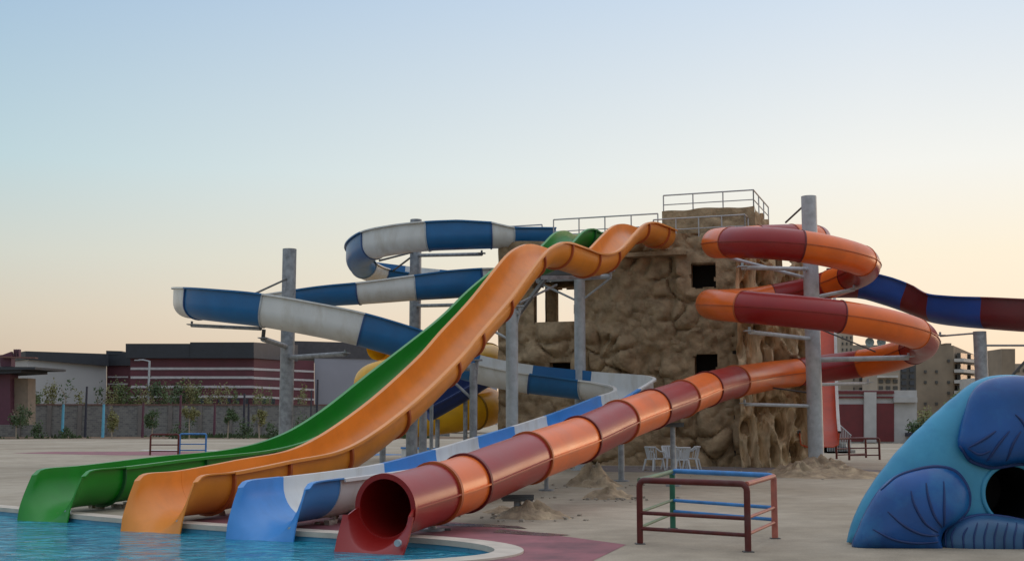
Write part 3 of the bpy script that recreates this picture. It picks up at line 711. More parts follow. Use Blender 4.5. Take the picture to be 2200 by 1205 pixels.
# ledge below the slide starts, dark landing under the wave
mb = MB(); p = TC + te * 2.5 - tb * .55; mb.obox(p + Vector((0, 0, 8.2)), te * 2.6, tb * .6, (0, 0, .16)); mb.build('ledge', MUD, tower)
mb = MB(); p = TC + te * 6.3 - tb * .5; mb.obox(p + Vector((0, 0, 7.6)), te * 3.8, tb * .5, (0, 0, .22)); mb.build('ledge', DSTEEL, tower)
# penthouse
pc = TC + tb * 1.0; ph = [(0, 0, 0, 0)]
rockwall('penthouse_wall', pc, te, 3.75, 8.7, 10.25, nF, [], MUD, tower, .08, .22, topvar=.18)
rockwall('penthouse_wall', pc, tb, 4.4, 8.7, 10.2, -te, [], MUD, tower, .14, 1.0, topvar=.3)
rockwall('penthouse_wall', pc + te * 3.75, tb, 4.4, 8.7, 10.15, te, [], MUD, tower, .2, .5)
mb = MB(); mb.obox(pc + tb * .1 + te * .1 + Vector((0, 0, 9.95)), te * 3.55, tb * 4.2, (0, 0, .12)); mb.build('roof_deck', CONC, tower)
def rail(pts, h, n_mid, spacing, name='roof_rail', parent=tower, r=.027, m=STAIN):
    mb = MB()
    for a, b in zip(pts[:-1], pts[1:]):
        a, b = Vector(a), Vector(b); k = max(1, round((b - a).length / spacing))
        for i in range(k + 1):
            p = a.lerp(b, i / k); mb.tube([p, p + Vector((0, 0, h))], r, 8)
        for j in range(1, n_mid + 2):
            z = Vector((0, 0, h * j / (n_mid + 1))); mb.tube([a + z, b + z], r * (1.1 if j == n_mid + 1 else .8), 8)
    return mb.build(name, m, parent)
zv = lambda p, z: Vector((p.x, p.y, z))
rail([zv(pc + te * 3.7 + tb*.1, 10.1), zv(pc + te * .05 + tb*.1, 10.1), zv(pc + te * .05 + tb * 4.3, 10.1)], .78, 1, 1.4)
rail([zv(TC + te * 8.15 + tb * .25, 9.0), zv(TC + te * 3.75 + tb * .25, 9.0)], 1.0, 1, 1.1)
rail([zv(TC + te * 3.9 + tb * .1, 8.85), zv(TC + te * .25 + tb * .1, 8.85), zv(TC + te * .25 + tb * .9, 8.85)], .88, 1, .95)
rail([zv(TC + te * 10.4 + tb * 1.0, 9.1), zv(TC + te * 8.9 + tb * 1.0, 9.1)], .85, 0, 1.0)
rail([zv(TC + te * 8.9 + tb * 3.0, 9.0), zv(TC + te * 4.6 + tb * 3.0, 9.0)], .8, 0, 1.5)
# pale rock waterfall at the tower's right corner
def folds(p, seed=3):
    w = noise.noise(Vector((p.x * .6, p.y * .6, p.z * .5))) * .5
    f = (1 - 2 * abs(noise.noise(Vector((p.x * 1.5 + w, p.y * 1.5, p.z * .5))))) * .6 + (1 - 2 * abs(noise.noise(Vector((p.x * 3.8 + 7 + w, p.y * 3.8, p.z * 1.2))))) * .34
    d = noise.voronoi(Vector((p.x * 1.7, p.y * 1.7, p.z * 1.0)))[0][0]
    return f - .55 - max(0, .42 - d) * 3.0 + noise.fractal(p * 2.5, 1, 2, 3) * .05
rw = empty('rock_waterfall', (10.2, 47.2, 0), 'pale tan sculpted rock column with deep folds at the tower corner', 'artificial rock')
ro = Vector((8.6, 45.9, 0)); ru = Vector((.985, .17, 0)).normalized(); rn = Vector((ru.y, -ru.x, 0))
rockwall('rock_face', ro, ru, 3.05, 0, 7.75, rn, [], ROCK, rw, .05, 1.0, folds, topvar=.9)
rockwall('rock_face', ro + ru * 3.05, Vector((-.17, .985, 0)), 2.4, 0, 7.4, ru, [], ROCK, rw, .12, .8, folds, topvar=.9)
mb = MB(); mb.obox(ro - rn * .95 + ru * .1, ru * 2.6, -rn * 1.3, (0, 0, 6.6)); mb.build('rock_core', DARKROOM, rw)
mb = MB()
for q in (.3, 1.4, 2.2, 2.9): mb.tube([ro + ru * q - rn * 1.2 + Vector((0, 0, 6.8)), ro + ru * q - rn * 1.25 + Vector((0, 0, 8.7))], [.16, .12], 8)
mb.obox(ro - rn * .7 + Vector((0, 0, 8.6)), ru * 3.1, -rn * 1.0, (0, 0, .2)); mb.build('upper_posts', MUD, rw)

# ------------------------------------------------------------------ dirt mounds
MOUND = mat('clod_soil', (.38, .28, .175), .95, bump=1, bscale=9, var=.35, vscale=3, dark=(.14, .09, .05), dscale=2, damt=.6)
def mound(px, Y, rx, ry, h, seed):
    c = (gx(px, Y), Y, 0); V = [(c[0], c[1], h)]; Fc = []; nr, na = 12, 40
    for i in range(1, nr + 1):
        t = i / nr
        for k in range(na):
            a = 2 * math.pi * k / na; rr = t * (1 + .22 * noise.noise(Vector((math.cos(a) * 1.3, math.sin(a) * 1.3, seed))))
            x, y = c[0] + rx * rr * math.cos(a), c[1] + ry * rr * math.sin(a)
            z = h * (1 - t) ** 1.15 * (1 + .3 * math.cos(3 * a + seed)) + .55 * h * noise.noise(Vector((x * 3.2, y * 3.2, seed))) * (1 - t ** 4) + .28 * h * noise.noise(Vector((x * 9, y * 9, seed))) * (1 - t ** 4)
            V.append((x, y, max(.0, z) * (t < 1) - .01 * (t == 1)))
    for k in range(na): Fc.append((0, 1 + k, 1 + (k+1) % na))
    for i in range(nr - 1):
        for k in range(na): a = 1 + i*na + k; b = 1 + i*na + (k+1) % na; Fc.append((a, a + na, b + na, b))
    return tag(mkobj('dirt_mound', V, Fc, MOUND, None, 60), kind='structure')
mound(1752, 40.4, 1.8, 3.0, .5, 1); mound(1800, 38.6, 2.2, 1.8, .25, 2); mound(1275, 33.2, .85, .95, .5, 3); mound(1305, 27.8, .62, .5, .26, 4); mound(1140, 22.4, .8, .6, .28, 5)
mound(1715, 38.5, 1.0, .8, .35, 6); mound(1075, 23.6, .35, .4, .1, 7); mound(1040, 46.0, 1.4, 1.0, .5, 8)
# rubble behind the pool, under the slides
RUB = mat('rubble_stone', (.33, .28, .22), .9, var=.4, vscale=5, bump=.6)
mb = MB()
for i in range(260):
    k = random.choice((0, 0, 1))
    if k == 0:
        q = random.uniform(1.6, 5.0); s_ = random.uniform(-.6, .9); ln = random.choice((OL, BLn, GL, BLn)); p = ln.pt(q, s_, 0)
        if ln is BLn and random.random() < .5: p = ln.pt(random.uniform(.9, 3), random.uniform(.4, 1.8), 0)
    else: p = Vector((gx(random.uniform(780, 920), 33), random.uniform(30, 36), 0))
    r_ = random.uniform(.03, .11)
    vs = [p + Vector((math.cos(a) * r_ * random.uniform(.6, 1.2), math.sin(a) * r_ * random.uniform(.6, 1.2), z)) for z in (0, r_ * random.uniform(.6, 1.1)) for a in (0, 1.3, 2.5, 3.8, 5.1)]
    mb.add(vs, [(4,3,2,1,0), (5,6,7,8,9)] + [(j, (j+1) % 5, 5 + (j+1) % 5, 5 + j) for j in range(5)])
for (px, Y, rr) in ((1752, 39.5, 2.6), (1275, 33, 1.3), (1305, 27.6, 1.0), (1140, 22.2, 1.1), (1500, 44.5, 4)):
    for i in range(45):
        p = Vector((gx(px, Y) + random.gauss(0, rr * .6), Y + random.gauss(0, rr * .4), 0)); r_ = random.uniform(.02, .06)
        vs = [p + Vector((math.cos(a) * r_ * random.uniform(.6, 1.2), math.sin(a) * r_ * random.uniform(.6, 1.2), z)) for z in (0, r_ * random.uniform(.5, .9)) for a in (0, 1.3, 2.5, 3.8, 5.1)]
        mb.add(vs, [(4,3,2,1,0), (5,6,7,8,9)] + [(j, (j+1) % 5, 5 + (j+1) % 5, 5 + j) for j in range(5)])
tag(mb.build('rubble', RUB, None, None), 'loose stones and plaster rubble on the ground behind the pool edge', 'rubble', kind='stuff')

# ------------------------------------------------------------------ queue rails (pipe frames)
def pm(name, c): return mat(name, c, .5, coat=.05, spec=.3, var=.2, vscale=6, dark=tuple(x * .5 + .05 for x in c), dscale=5, damt=.5)
PMAR = pm('maroon_paint', (.10, .016, .012)); PGRN = pm('green_paint', (.025, .13, .075)); PBLU = pm('blue_paint', (.05, .20, .46)); PORG = pm('faded_orange_paint', (.42, .13, .09)); PPAL = pm('pale_green_paint', (.14, .20, .11))
def side_frame(parent, a, b, h, m, levels=(.36, .16), r=.045, r2=.028, bow=True, post=None):
    """an inverted-U pipe from a to b with two thinner rails"""
    a, b = Vector(a), Vector(b); d = (b - a).normalized(); pts = [a]; c = .09
    for k in range(6): t = k / 5 * math.pi / 2; pts.append(a + Vector((0, 0, h - c)) + d * c * (1 - math.cos(t)) + Vector((0, 0, c * math.sin(t))))
    for k in range(6): t = math.pi / 2 * (1 - k / 5); pts.append(b + Vector((0, 0, h - c)) - d * c * (1 - math.cos(t)) + Vector((0, 0, c * math.sin(t))))
    pts.append(b)
    mb = MB(); mb.tube(pts, r, 14); mb.build('pipe_frame', m, parent)
    for z in levels:
        mb = MB(); mb.tube([a + Vector((0, 0, h * z)), b + Vector((0, 0, h * z))], r2, 10); mb.build('lower_rail', m, parent)
def base_plate(parent, p):
    mb = MB(); mb.box((p[0]-.07, p[1]-.07, 0), (p[0]+.07, p[1]+.07, .012)); mb.build('foot_plate', DSTEEL, parent)
FL, FR, BL_, BR = Vector((1.83, 17.6, 0)), Vector((3.17, 16.55, 0)), Vector((2.63, 20.1, 0)), Vector((3.93, 18.4, 0))
qf = empty('pipe_barrier', (FL + BR) / 2, 'large box-shaped pipe barrier in maroon, green, blue and faded orange standing nearest the camera', 'barrier')
side_frame(qf, FL, FR, .90, PMAR, (.49, .245))
side_frame(qf, BL_, BR, .93, PBLU, (.49, .30), .04)
for a, b, m in ((FL, BL_, PPAL), (FR, BR, PORG)):
    for z, r_ in ((.90, .036), (.45, .022), (.235, .022)):
        mb = MB(); mb.tube([a + Vector((0, 0, z)), b + Vector((0, 0, z * 1.02))], r_, 12); mb.build('side_rail', m, qf)
mb = MB(); mb.tube([BL_, BL_ + Vector((0, 0, .90))], .047, 14); mb.build('post', PGRN, qf)
mb = MB(); mb.tube([BR, BR + Vector((0, 0, .90))], .047, 14); mb.build('post', PORG, qf)
for p in (FL, FR, BL_, BR): base_plate(qf, p)
def small_barrier(pxa, pxb, Y, h, m, label, depth=.0, r=.05, dY=0):
    a = Vector((gx(pxa, Y), Y, 0)); b = Vector((gx(pxb, Y + dY), Y + dY, 0))
    root = empty('pipe_barrier', a, label, 'barrier'); side_frame(root, a, b, h, m, (.5, .2), r, r * .6)
    return root
small_barrier(325, 385, 62, 1.05, PMAR, 'maroon pipe barrier far left, behind the green slide')
r2 = small_barrier(388, 444, 64, 1.05, PBLU, 'blue pipe barrier far left beside the maroon one')
a = Vector((gx(1795, 56), 56, 0)); root = empty('pipe_barrier', a, 'dark maroon double pipe barrier in front of the red doors', 'barrier')
side_frame(root, a, (gx(1858, 58), 58, 0), .92, PMAR, (.5, .2), .05, .03); side_frame(root, (gx(1822, 54.5), 54.5, 0), (gx(1887, 55), 55, 0), .95, PMAR, (.55, .22), .05, .03)
# grey steps with railings behind the pillar
st = empty('access_steps', (gx(1800, 66), 66, 0), 'grey steel steps with barred sides in front of the maroon doors', 'steps')
mb = MB()
for i in range(5): mb.obox((gx(1778, 66), 66, .0), (.25 * (5 - i) + .2, 0, 0), (0, 1.0, 0), (0, 0, .17 * (i + 1)))
mb.build('treads', CONC, st)
mb = MB(); x0 = gx(1776, 65.8)
for i in range(15):
    x = x0 + i * .09; zt = 1.75 - max(0, (i - 5)) * .085; mb.tube([(x, 65.8, .1), (x, 65.8, zt)], .018, 6)
mb.tube([(x0, 65.8, 1.75), (x0 + .45, 65.8, 1.75), (x0 + 1.3, 65.8, .95)], .03, 8); mb.build('side_rail', GALVL, st)

# ------------------------------------------------------------------ plastic chairs
CHW = mat('white_plastic', (.62, .64, .66), .45, var=.06)
def chair(x, y, rz, label):
    root = empty('plastic_chair', (x, y, 0), label, 'chair', 'white plastic chairs by the tower', rz)
    WORLD[0] = False
    mb = MB(); mb.add([(-.23, -.22, .43), (.23, -.22, .43), (.21, .22, .41), (-.21, .22, .41), (-.23, -.22, .40), (.23, -.22, .40), (.21, .22, .38), (-.21, .22, .38)], [(0,1,2,3),(7,6,5,4),(0,4,5,1),(1,5,6,2),(2,6,7,3),(3,7,4,0)]); mb.build('seat', CHW, root, 30)
    V = []; Fc = []; n = 8
    mb = MB()
    for i in range(n):
        a0 = -.9 + 1.8 * i / (n - 1); xx = .27 * math.sin(a0) / math.sin(.9); yy = .30 - .14 * (1 - math.cos(a0)) / (1 - math.cos(.9))
        mb.bar((xx * .8, yy - .08, .42), (xx, yy, .80), .062, .015)
    mb.tube([(.28 * math.sin(a) / math.sin(.9), .31 - .15 * (1 - math.cos(a)) / (1 - math.cos(.9)), .82) for a in np.linspace(-.9, .9, 9)], .03, 8); mb.build('backrest', CHW, root)
    for sx in (-1, 1):
        mb = MB(); mb.tube([(sx*.28, .16, .80), (sx*.31, .0, .68), (sx*.30, -.2, .65), (sx*.27, -.25, .56), (sx*.25, -.24, .43)], .026, 8); mb.build('armrest', CHW, root)
        mb = MB(); mb.tube([(sx*.22, -.2, .42), (sx*.27, -.27, 0)], [.04, .026], 8); mb.build('leg', CHW, root)
        mb = MB(); mb.tube([(sx*.2, .2, .40), (sx*.26, .29, 0)], [.04, .026], 8); mb.build('leg', CHW, root)
    WORLD[0] = True
    return root
chair(gx(1404, 43.2), 43.2, R(125), 'leftmost white plastic armchair beside the slim tube post')
chair(gx(1440, 44.3), 44.3, R(15), 'white plastic armchair directly behind the slim tube post')
chair(gx(1462, 42.4), 42.4, R(185), 'white plastic armchair in front, third from the left')
chair(gx(1484, 43.6), 43.6, R(-110), 'rightmost white plastic armchair of the four')

# ------------------------------------------------------------------ sculpted play structure, right foreground
PY = 17.15
PS1 = mat('deep_blue_gelcoat', (.004, .07, .26), .38, spec=.4, coat=.3, var=.3, vscale=1.2, dark=(.02, .20, .40), dscale=.9, damt=.6)
PS2 = mat('aqua_gelcoat', (.055, .29, .45), .42, spec=.35, coat=.12, var=.15, vscale=1.5, dark=(.03, .20, .38), dscale=1.3, damt=.7)
PS3 = mat('ink_blue_line_paint', (.006, .03, .13), .5, var=.2)
PS4 = mat('hose_grey_blue', (.03, .105, .22), .45, coat=.15, var=.25, vscale=2, dark=(.015, .05, .15), dscale=2, damt=.6)
BLACK = mat('tunnel_black', (.006, .006, .008), .6)
def W(px, py, Y=PY): p = at(px, py, Y); return (p.x, p.z)
HC = W(2186, 1063)
def catm2(P, per=6, closed=True):
    P = [np.array(p, float) for p in P]; out = []; n = len(P)
    for i in range(n if closed else n - 1):
        p0, p1, p2, p3 = (P[(i-1) % n], P[i], P[(i+1) % n], P[(i+2) % n]) if closed else (P[max(i-1,0)], P[i], P[i+1], P[min(i+2, n-1)])
        for k in range(per):
            t = k/per; out.append(.5*((2*p1)+(-p0+p2)*t+(2*p0-5*p1+4*p2-p3)*t*t+(-p0+3*p1-3*p2+p3)*t**3))
    return out
def radial(poly, c):
    """radius of polygon boundary as function of angle about c"""
    A = [(math.atan2(p[1]-c[1], p[0]-c[0]), math.hypot(p[0]-c[0], p[1]-c[1])) for p in poly]; A.sort()
    a = np.array([x[0] for x in A]); r = np.array([x[1] for x in A])
    a3 = np.concatenate([a - 2*math.pi, a, a + 2*math.pi]); r3 = np.concatenate([r, r, r])
    return lambda t: float(np.interp(t, a3, r3))
def puff(name, poly, c, yb, A, back, m, parent, r0=0, k=3.0, na=96, nr=14):
    rf = radial(poly, c); V = []; Fc = []; f = lambda t: (max(0, 1 - t ** k)) ** (1 / 2)
    for i in range(nr + 1):
        t = i / nr; 
        for j in range(na):
            a = -math.pi + 2*math.pi*j/na; R_ = rf(a); r_ = r0 + (R_ - r0) * (1 - (1 - t) ** 1.6)
            tt = (r_ - r0) / max(1e-6, R_ - r0); V.append((c[0] + r_*math.cos(a), yb - A * f(tt), c[1] + r_*math.sin(a)))
    for i in range(nr):
        for j in range(na): p = i*na + j; q = i*na + (j+1) % na; Fc.append((p, p + na, q + na, q))
    # back shell
    b0 = len(V)
    for i in range(1, nr + 1):
        t = i / nr
        for j in range(na):
            a = -math.pi + 2*math.pi*j/na; R_ = rf(a); tt = 1 - t; r_ = R_ * tt; V.append((c[0] + r_*math.cos(a), yb + back * (1 - tt) ** .9, c[1] + r_*math.sin(a)))
    for j in range(na):
        p = nr*na + j; q = nr*na + (j+1) % na; Fc.append((p, b0 + j, b0 + (j+1) % na, q))
    for i in range(nr - 1):
        for j in range(na): p = b0 + i*na + j; q = b0 + i*na + (j+1) % na; Fc.append((p, p + na, q + na, q))
    o = mkobj(name, V, Fc, m, parent, 70)
    def depth(x, z):
        a = math.atan2(z - c[1], x - c[0]); R_ = rf(a); rr = math.hypot(x - c[0], z - c[1]); tt = max(0, min(1, (rr - r0) / (R_ - r0))); return yb - A * f(tt)
    return o, depth
play = empty('play_structure', (at(2186, 1175, PY).x, PY + .8, 0), 'big blue sculpted play structure with shell-like fins and a round black tunnel mouth', 'play structure')
out_px = [(1838, 1178), (1846, 1140), (1864, 1095), (1890, 1050), (1925, 1003), (1965, 955), (2005, 915), (2042, 880), (2080, 848), (2115, 820), (2150, 806), (2190, 802)]
outl = [W(*p) for p in out_px]; cx0 = W(2195, 802)[0]
outl = outl + [(2*cx0 - x, z) for x, z in outl[-2::-1]]
bot = [(outl[-1][0] + (outl[0][0] - outl[-1][0]) * i / 14, -.02) for i in range(1, 14)]
hr = 61 / F * PY
body, bdep = puff('body', outl + bot, HC, PY + .48, .32, 2.4, PS2, play, hr, 3.2, 128)
# tunnel: liner and raised lip
mb = MB(); mb.tube([(HC[0], PY + .14, HC[1]), (HC[0], PY + 2.2, HC[1])], hr + .005, 48, False); t_ = mb.build('tunnel', BLACK, play); 
mb = MB(); mb.tube([(HC[0], PY + 1.6, HC[1]), (HC[0], PY + 1.65, HC[1])], hr + .02, 48); mb.build('tunnel_end', BLACK, play)
mb = MB(); mb.tube([(HC[0] + (hr + .02) * math.cos(a), PY + .16, HC[1] + (hr + .02) * math.sin(a)) for a in np.linspace(0, 2*math.pi, 49)], .035, 10, False); mb.build('tunnel_lip', PS2, play)
fin1 = [W(*p) for p in ((1834, 1179), (1845, 1135), (1866, 1090), (1892, 1050), (1925, 1022), (1965, 1007), (2010, 1000), (2048, 1008), (2072, 1032), (2084, 1062), (2080, 1095), (2055, 1122), (2030, 1140), (2022, 1165), (2026, 1192), (1980, 1190), (1905, 1185))]
fc1 = W(1965, 1110); f1, d1 = puff('fin', catm2(fin1, 4), fc1, PY + .06, .30, .5, PS1, play)
fin2 = [W(*p) for p in ((2064, 955), (2068, 920), (2078, 885), (2090, 850), (2108, 826), (2140, 811), (2195, 806), (2260, 815), (2300, 860), (2320, 930), (2300, 980), (2240, 1000), (2195, 995), (2140, 1003), (2100, 992), (2076, 975))]
fc2 = W(2190, 910); f2, d2 = puff('fin', catm2(fin2, 4), fc2, PY + .12, .30, .35, PS1, play)
# mirrored side fin (off to the right)
fin3 = [(2*cx0 - x, z) for x, z in fin1]; fc3 = (2*cx0 - fc1[0], fc1[1]); puff('fin', catm2(fin3, 4), fc3, PY + .06, .30, .5, PS1, play)
hose = [W(*p) for p in ((2028, 1180), (2030, 1150), (2042, 1128), (2070, 1112), (2110, 1104), (2160, 1108), (2210, 1116), (2270, 1112), (2330, 1120), (2352, 1160), (2340, 1195), (2190, 1198), (2090, 1196))]
hc = W(2190, 1155); f4, d4 = puff('hose_panel', catm2(hose, 4), hc, PY + .05, .30, .2, PS4, play)
def paintline(name, pxs, dep, m, w=.02, parent=play, taper=True, Y=PY):
    P = [W(*p) for p in pxs]; P = catm2(P, 8, False) + [np.array(P[-1])]
    pts = [(p[0], dep(p[0], p[1]) - .002, p[1]) for p in P]; n = len(pts)
    mb = MB(); mb.tube(pts, [w * (.35 + .65 * math.sin(math.pi * min(1, (i + 1) / n))) if taper else w for i in range(n)], 8); return mb.build(name, m, parent)
for ln_ in ([(2005, 1140), (1975, 1120), (1952, 1080), (1947, 1052)], [(2015, 1130), (1995, 1105), (1982, 1065), (1980, 1035)], [(2018, 1128), (2016, 1090), (2018, 1032)],
            [(2008, 1146), (1970, 1144), (1930, 1125), (1898, 1096)], [(2005, 1160), (1960, 1163), (1910, 1155), (1868, 1134)]):
    paintline('painted_rib', ln_, d1, PS3)
paintline('painted_outline', [(1892, 1052), (1925, 1024), (1965, 1009), (2010, 1002), (2048, 1010), (2072, 1034), (2083, 1064), (2079, 1094), (2054, 1122), (2030, 1142)], d1, PS3, .03)
for ln_ in ([(2118, 990), (2135, 955), (2158, 925)], [(2158, 990), (2165, 955), (2182, 925)], [(2080, 960), (2110, 940), (2130, 925)], [(2195, 925), (2185, 905), (2170, 890)], [(2120, 968), (2100, 975), (2078, 962)]):
    paintline('painted_rib', ln_, d2, PS3)
paintline('painted_outline', [(2066, 958), (2082, 980), (2102, 993), (2140, 1003), (2195, 997), (2240, 1000)], d2, PS3, .04)
for i in range(15):
    x = 2046 + i * 20.5; paintline('painted_rib', [(x + 4, 1120 + (i < 2) * 10), (x - 6, 1150), (x - 4, 1190)], d4, PS3, .014)
paintline('painted_outline', [(2030, 1185), (2031, 1150), (2043, 1129), (2071, 1113), (2110, 1105), (2160, 1109), (2210, 1117), (2270, 1113)], d4, PS3, .022)

# ------------------------------------------------------------------ far wall, buildings (left)
def mat_block():
    m = bpy.data.materials.new('grey_block_wall'); m.use_nodes = True; t = m.node_tree; n = t.nodes; l = t.links.new; b = n['Principled BSDF']; b.inputs['Roughness'].default_value = .95
    co = n.new('ShaderNodeTexCoord'); mp = n.new('ShaderNodeMapping'); mp.inputs['Rotation'].default_value = (R(90), 0, 0); l(co.outputs['Object'], mp.inputs[0])
    br = n.new('ShaderNodeTexBrick'); br.inputs['Scale'].default_value = 1; br.inputs['Brick Width'].default_value = .42; br.inputs['Row Height'].default_value = .21; br.inputs['Mortar Size'].default_value = .015
    br.inputs['Color1'].default_value = (.13, .125, .12, 1); br.inputs['Color2'].default_value = (.21, .20, .18, 1); br.inputs['Mortar'].default_value = (.24, .22, .20, 1); l(mp.outputs[0], br.inputs[0]); l(br.outputs[0], b.inputs['Base Color'])
    return m
BLK = mat_block(); CAPM = mat('red_brown_coping', (.16, .08, .065), .8)
WA = Vector((-78, 131, 0)); WB = Vector((-7, 137, 0))
wroot = empty('block_wall', (WA + WB) / 2, 'long grey block wall with a red-brown coping behind the young trees', 'wall')
mb = MB(); mb.bar((WA.x, WA.y, 1.7), (WB.x, WB.y, 1.7), .25, 3.4); mb.build('wall_panel', BLK, wroot)
mb = MB(); mb.bar((WA.x, WA.y, 3.48), (WB.x, WB.y, 3.48), .45, .14); mb.build('coping', CAPM, wroot)
for i in range(22):
    p = WA.lerp(WB, (i + .5) / 22); mb = MB(); mb.box((p.x - .22, p.y - .3, 0), (p.x + .22, p.y + .1, 3.4)); mb.build('pier', mat('pier_render', (.17, .15, .135), .9), wroot)
CYAN = mat('cyan_paint', (.12, .40, .55), .5); INK = mat('dark_pole_paint', (.03, .03, .045), .6); PLUMP = mat('plum_pole_paint', (.10, .03, .05), .6)
def pole(px, y0, y1, Y, r, m, label, group, lamp=None, name='pole'):
    x = gx(px, Y); zt = at(px, y1, Y).z
    root = empty(name, (x, Y, 0), label, 'pole', group); mb = MB(); mb.tube([(x, Y, 0), (x, Y, zt)], [r * 1.3, r], 8); mb.build('shaft', m, root)
    if lamp:
        mb = MB(); mb.tube([(x, Y, zt - .05), (x - lamp * .6, Y, zt + .12), (x - lamp, Y, zt + .1)], r * .6, 8); mb.build('arm', m, root)
        mb = MB(); mb.box((x - lamp - .45, Y - .12, zt + .02), (x - lamp + .1, Y + .12, zt + .14)); mb.build('lamp_head', m, root)
for px, y1, m, lb in ((135, 868, CYAN, 'cyan pole farthest left against the block wall'), (222, 868, CYAN, 'cyan pole second from the left against the wall')): pole(px, 935, y1, 127, .13, m, lb, 'coloured poles by the wall')
for px, y1, m, lb in ((184, 830, INK, 'dark pole between the two cyan poles'), (307, 866, PLUMP, 'plum pole behind the maroon barrier'), (387, 848, PLUMP, 'plum pole above the blue barrier'), (461, 868, PLUMP, 'plum pole left of the centre saplings'),
    (524, 845, INK, 'dark pole left of the low white hut'), (534, 868, INK, 'short dark pole by the low white hut'), (681, 815, INK, 'dark pole just right of the left-hand pillar')):
    pole(px, 935, y1, 127, .11, m, lb, 'coloured poles by the wall')
pole(317, 930, 775, 142, .12, GALVL, 'white street lamp before the maroon hall', None, 1.3, 'street_lamp')
pole(668, 930, 838, 126, .07, INK, 'thin dark pole against the pale wall right of the pillar', None)

DARKCL = mat('dark_cladding', (.028, .031, .038), .6, var=.15); DARKC2 = mat('weathered_cladding', (.065, .06, .065), .6, var=.2)
MARW = mat('maroon_cladding', (.10, .022, .032), .6, var=.2, vscale=.4); PALEW = mat('pale_cladding', (.40, .385, .375), .7, var=.08, vscale=.2); LILW = mat('lilac_grey_cladding', (.30, .295, .33), .7, var=.08, vscale=.2)
STRP = mat('pale_stripe', (.45, .42, .42), .6)
def slab(mbx, pxa, Ya, pxb, Yb, ya, yb, yc, yd, d=8):
    """upright slab: left edge at (pxa) from image height ya(top)..yc(bottom), right edge yb..yd, thickness d away"""
    a0, a1, b0, b1 = at(pxa, yc, Ya), at(pxa, ya, Ya), at(pxb, yd, Yb), at(pxb, yb, Yb)
    u = Vector((b0.x - a0.x, b0.y - a0.y, 0)); n = Vector((-u.y, u.x, 0)).normalized() * d
    za, zb = min(a0.z, b0.z), 0
    V = [a0, b0, b1, a1]; V += [v + n for v in V]
    mbx.add(V, [(0,1,2,3),(5,4,7,6),(0,4,5,1),(1,5,6,2),(2,6,7,3),(3,7,4,0)])
def part(name, m, parent, *args, **kw):
    mb = MB(); slab(mb, *args, **kw); return mb.build(name, m, parent, None)
h1 = empty('exhibition_hall', (gx(150, 155), 155, 0), 'pale hall with a dark roof band at the far left', 'building')
part('wall', PALEW, h1, 60, 150, 229, 156, 770, 784, 912, 912, d=14); part('roof_band', DARKCL, h1, 55, 149.4, 233, 155.4, 754, 760, 771, 786, d=16)
part('vent', DARKCL, h1, 228, 157.5, 262, 157.6, 753, 754, 762, 762, d=2)
h2 = empty('connector_block', (gx(255, 158), 158, 0), 'narrow dark block with pale stripes between the two halls', 'building')
part('wall', MARW, h2, 229.5, 158, 282, 158, 783, 783, 912, 912, d=8); part('roof_band', DARKCL, h2, 229.5, 157.6, 282, 157.6, 757, 757, 785, 785, d=8.5)
for y in (808, 823, 841, 857): part('stripe', STRP, h2, 231, 157.9, 275, 157.9, y, y, y + 3.2, y + 3.2, d=.3)
h3 = empty('exhibition_hall', (gx(440, 150), 150, 0), 'maroon hall with pale horizontal stripes under a dark roof band', 'building')
part('wall', MARW, h3, 280, 150, 545, 150, 768, 768, 912, 912, d=20); part('wall', MARW, h3, 545.3, 150, 675, 164, 770, 775, 912, 912, d=12)
part('roof_band', DARKCL, h3, 270, 149.4, 408, 149.4, 738, 738, 769, 769, d=21); part('roof_band', DARKCL, h3, 408.3, 149.3, 545, 149.3, 735, 735, 769, 769, d=21); part('roof_band', DARKC2, h3, 545.3, 149.4, 640, 159.6, 735, 741, 769, 776, d=12)
for y in (789, 808, 828, 849): part('stripe', STRP, h3, 280.5, 149.9, 545, 149.9, y, y, y + 5.2, y + 5.2, d=.3); part('stripe', STRP, h3, 545.5, 149.9, 675, 163.9, y + 1, y + 7, y + 6, y + 11, d=.3)
for i in range(12): part('window', DARKCL, h3, 430 + i * 19, 149.85, 438 + i * 19, 149.85, 856, 856, 868, 868, d=.3)
part('fascia', STRP, h3, 280.5, 149.85, 420, 149.85, 868, 868, 871, 871, d=.3)
h4 = empty('exhibition_hall', (gx(760, 166), 166, 0), 'lilac-grey hall with dark roof band right of the left-hand pillar', 'building')
part('wall', LILW, h4, 675.5, 166, 1068, 170, 768, 772, 912, 912, d=14); part('roof_band', DARKC2, h4, 625, 165.5, 1070, 169.5, 732, 744, 768, 774, d=15)
hut = empty('site_hut', (gx(558, 136), 139.5, 0), 'low white hut roof showing over the block wall', 'hut')
part('wall', mat('hut_white', (.5, .5, .48), .7), hut, 516, 140, 604, 140, 870, 870, 912, 912, d=4)
for i in range(4): part('window', DARKCL, hut, 535 + i * 17, 139.9, 543 + i * 17, 139.9, 876, 876, 881, 881, d=.2)
gt = empty('entrance_gate', (gx(20, 120), 120, 0), 'maroon entrance canopy with a dark flat roof cut by the left edge', 'gate building')
part('canopy', DARKCL, gt, -60, 121, 75, 120, 787, 788, 796, 793, d=6); part('soffit', DARKCL, gt, -60, 121.3, 45, 120.5, 796, 794, 806, 800, d=5)
part('column', PLUMP, gt, -30, 122, 22, 122, 800, 802, 912, 912, d=2); part('infill', mat('tan_render', (.25, .19, .14), .8), gt, 22.3, 123, 60, 123, 812, 812, 912, 912, d=2)
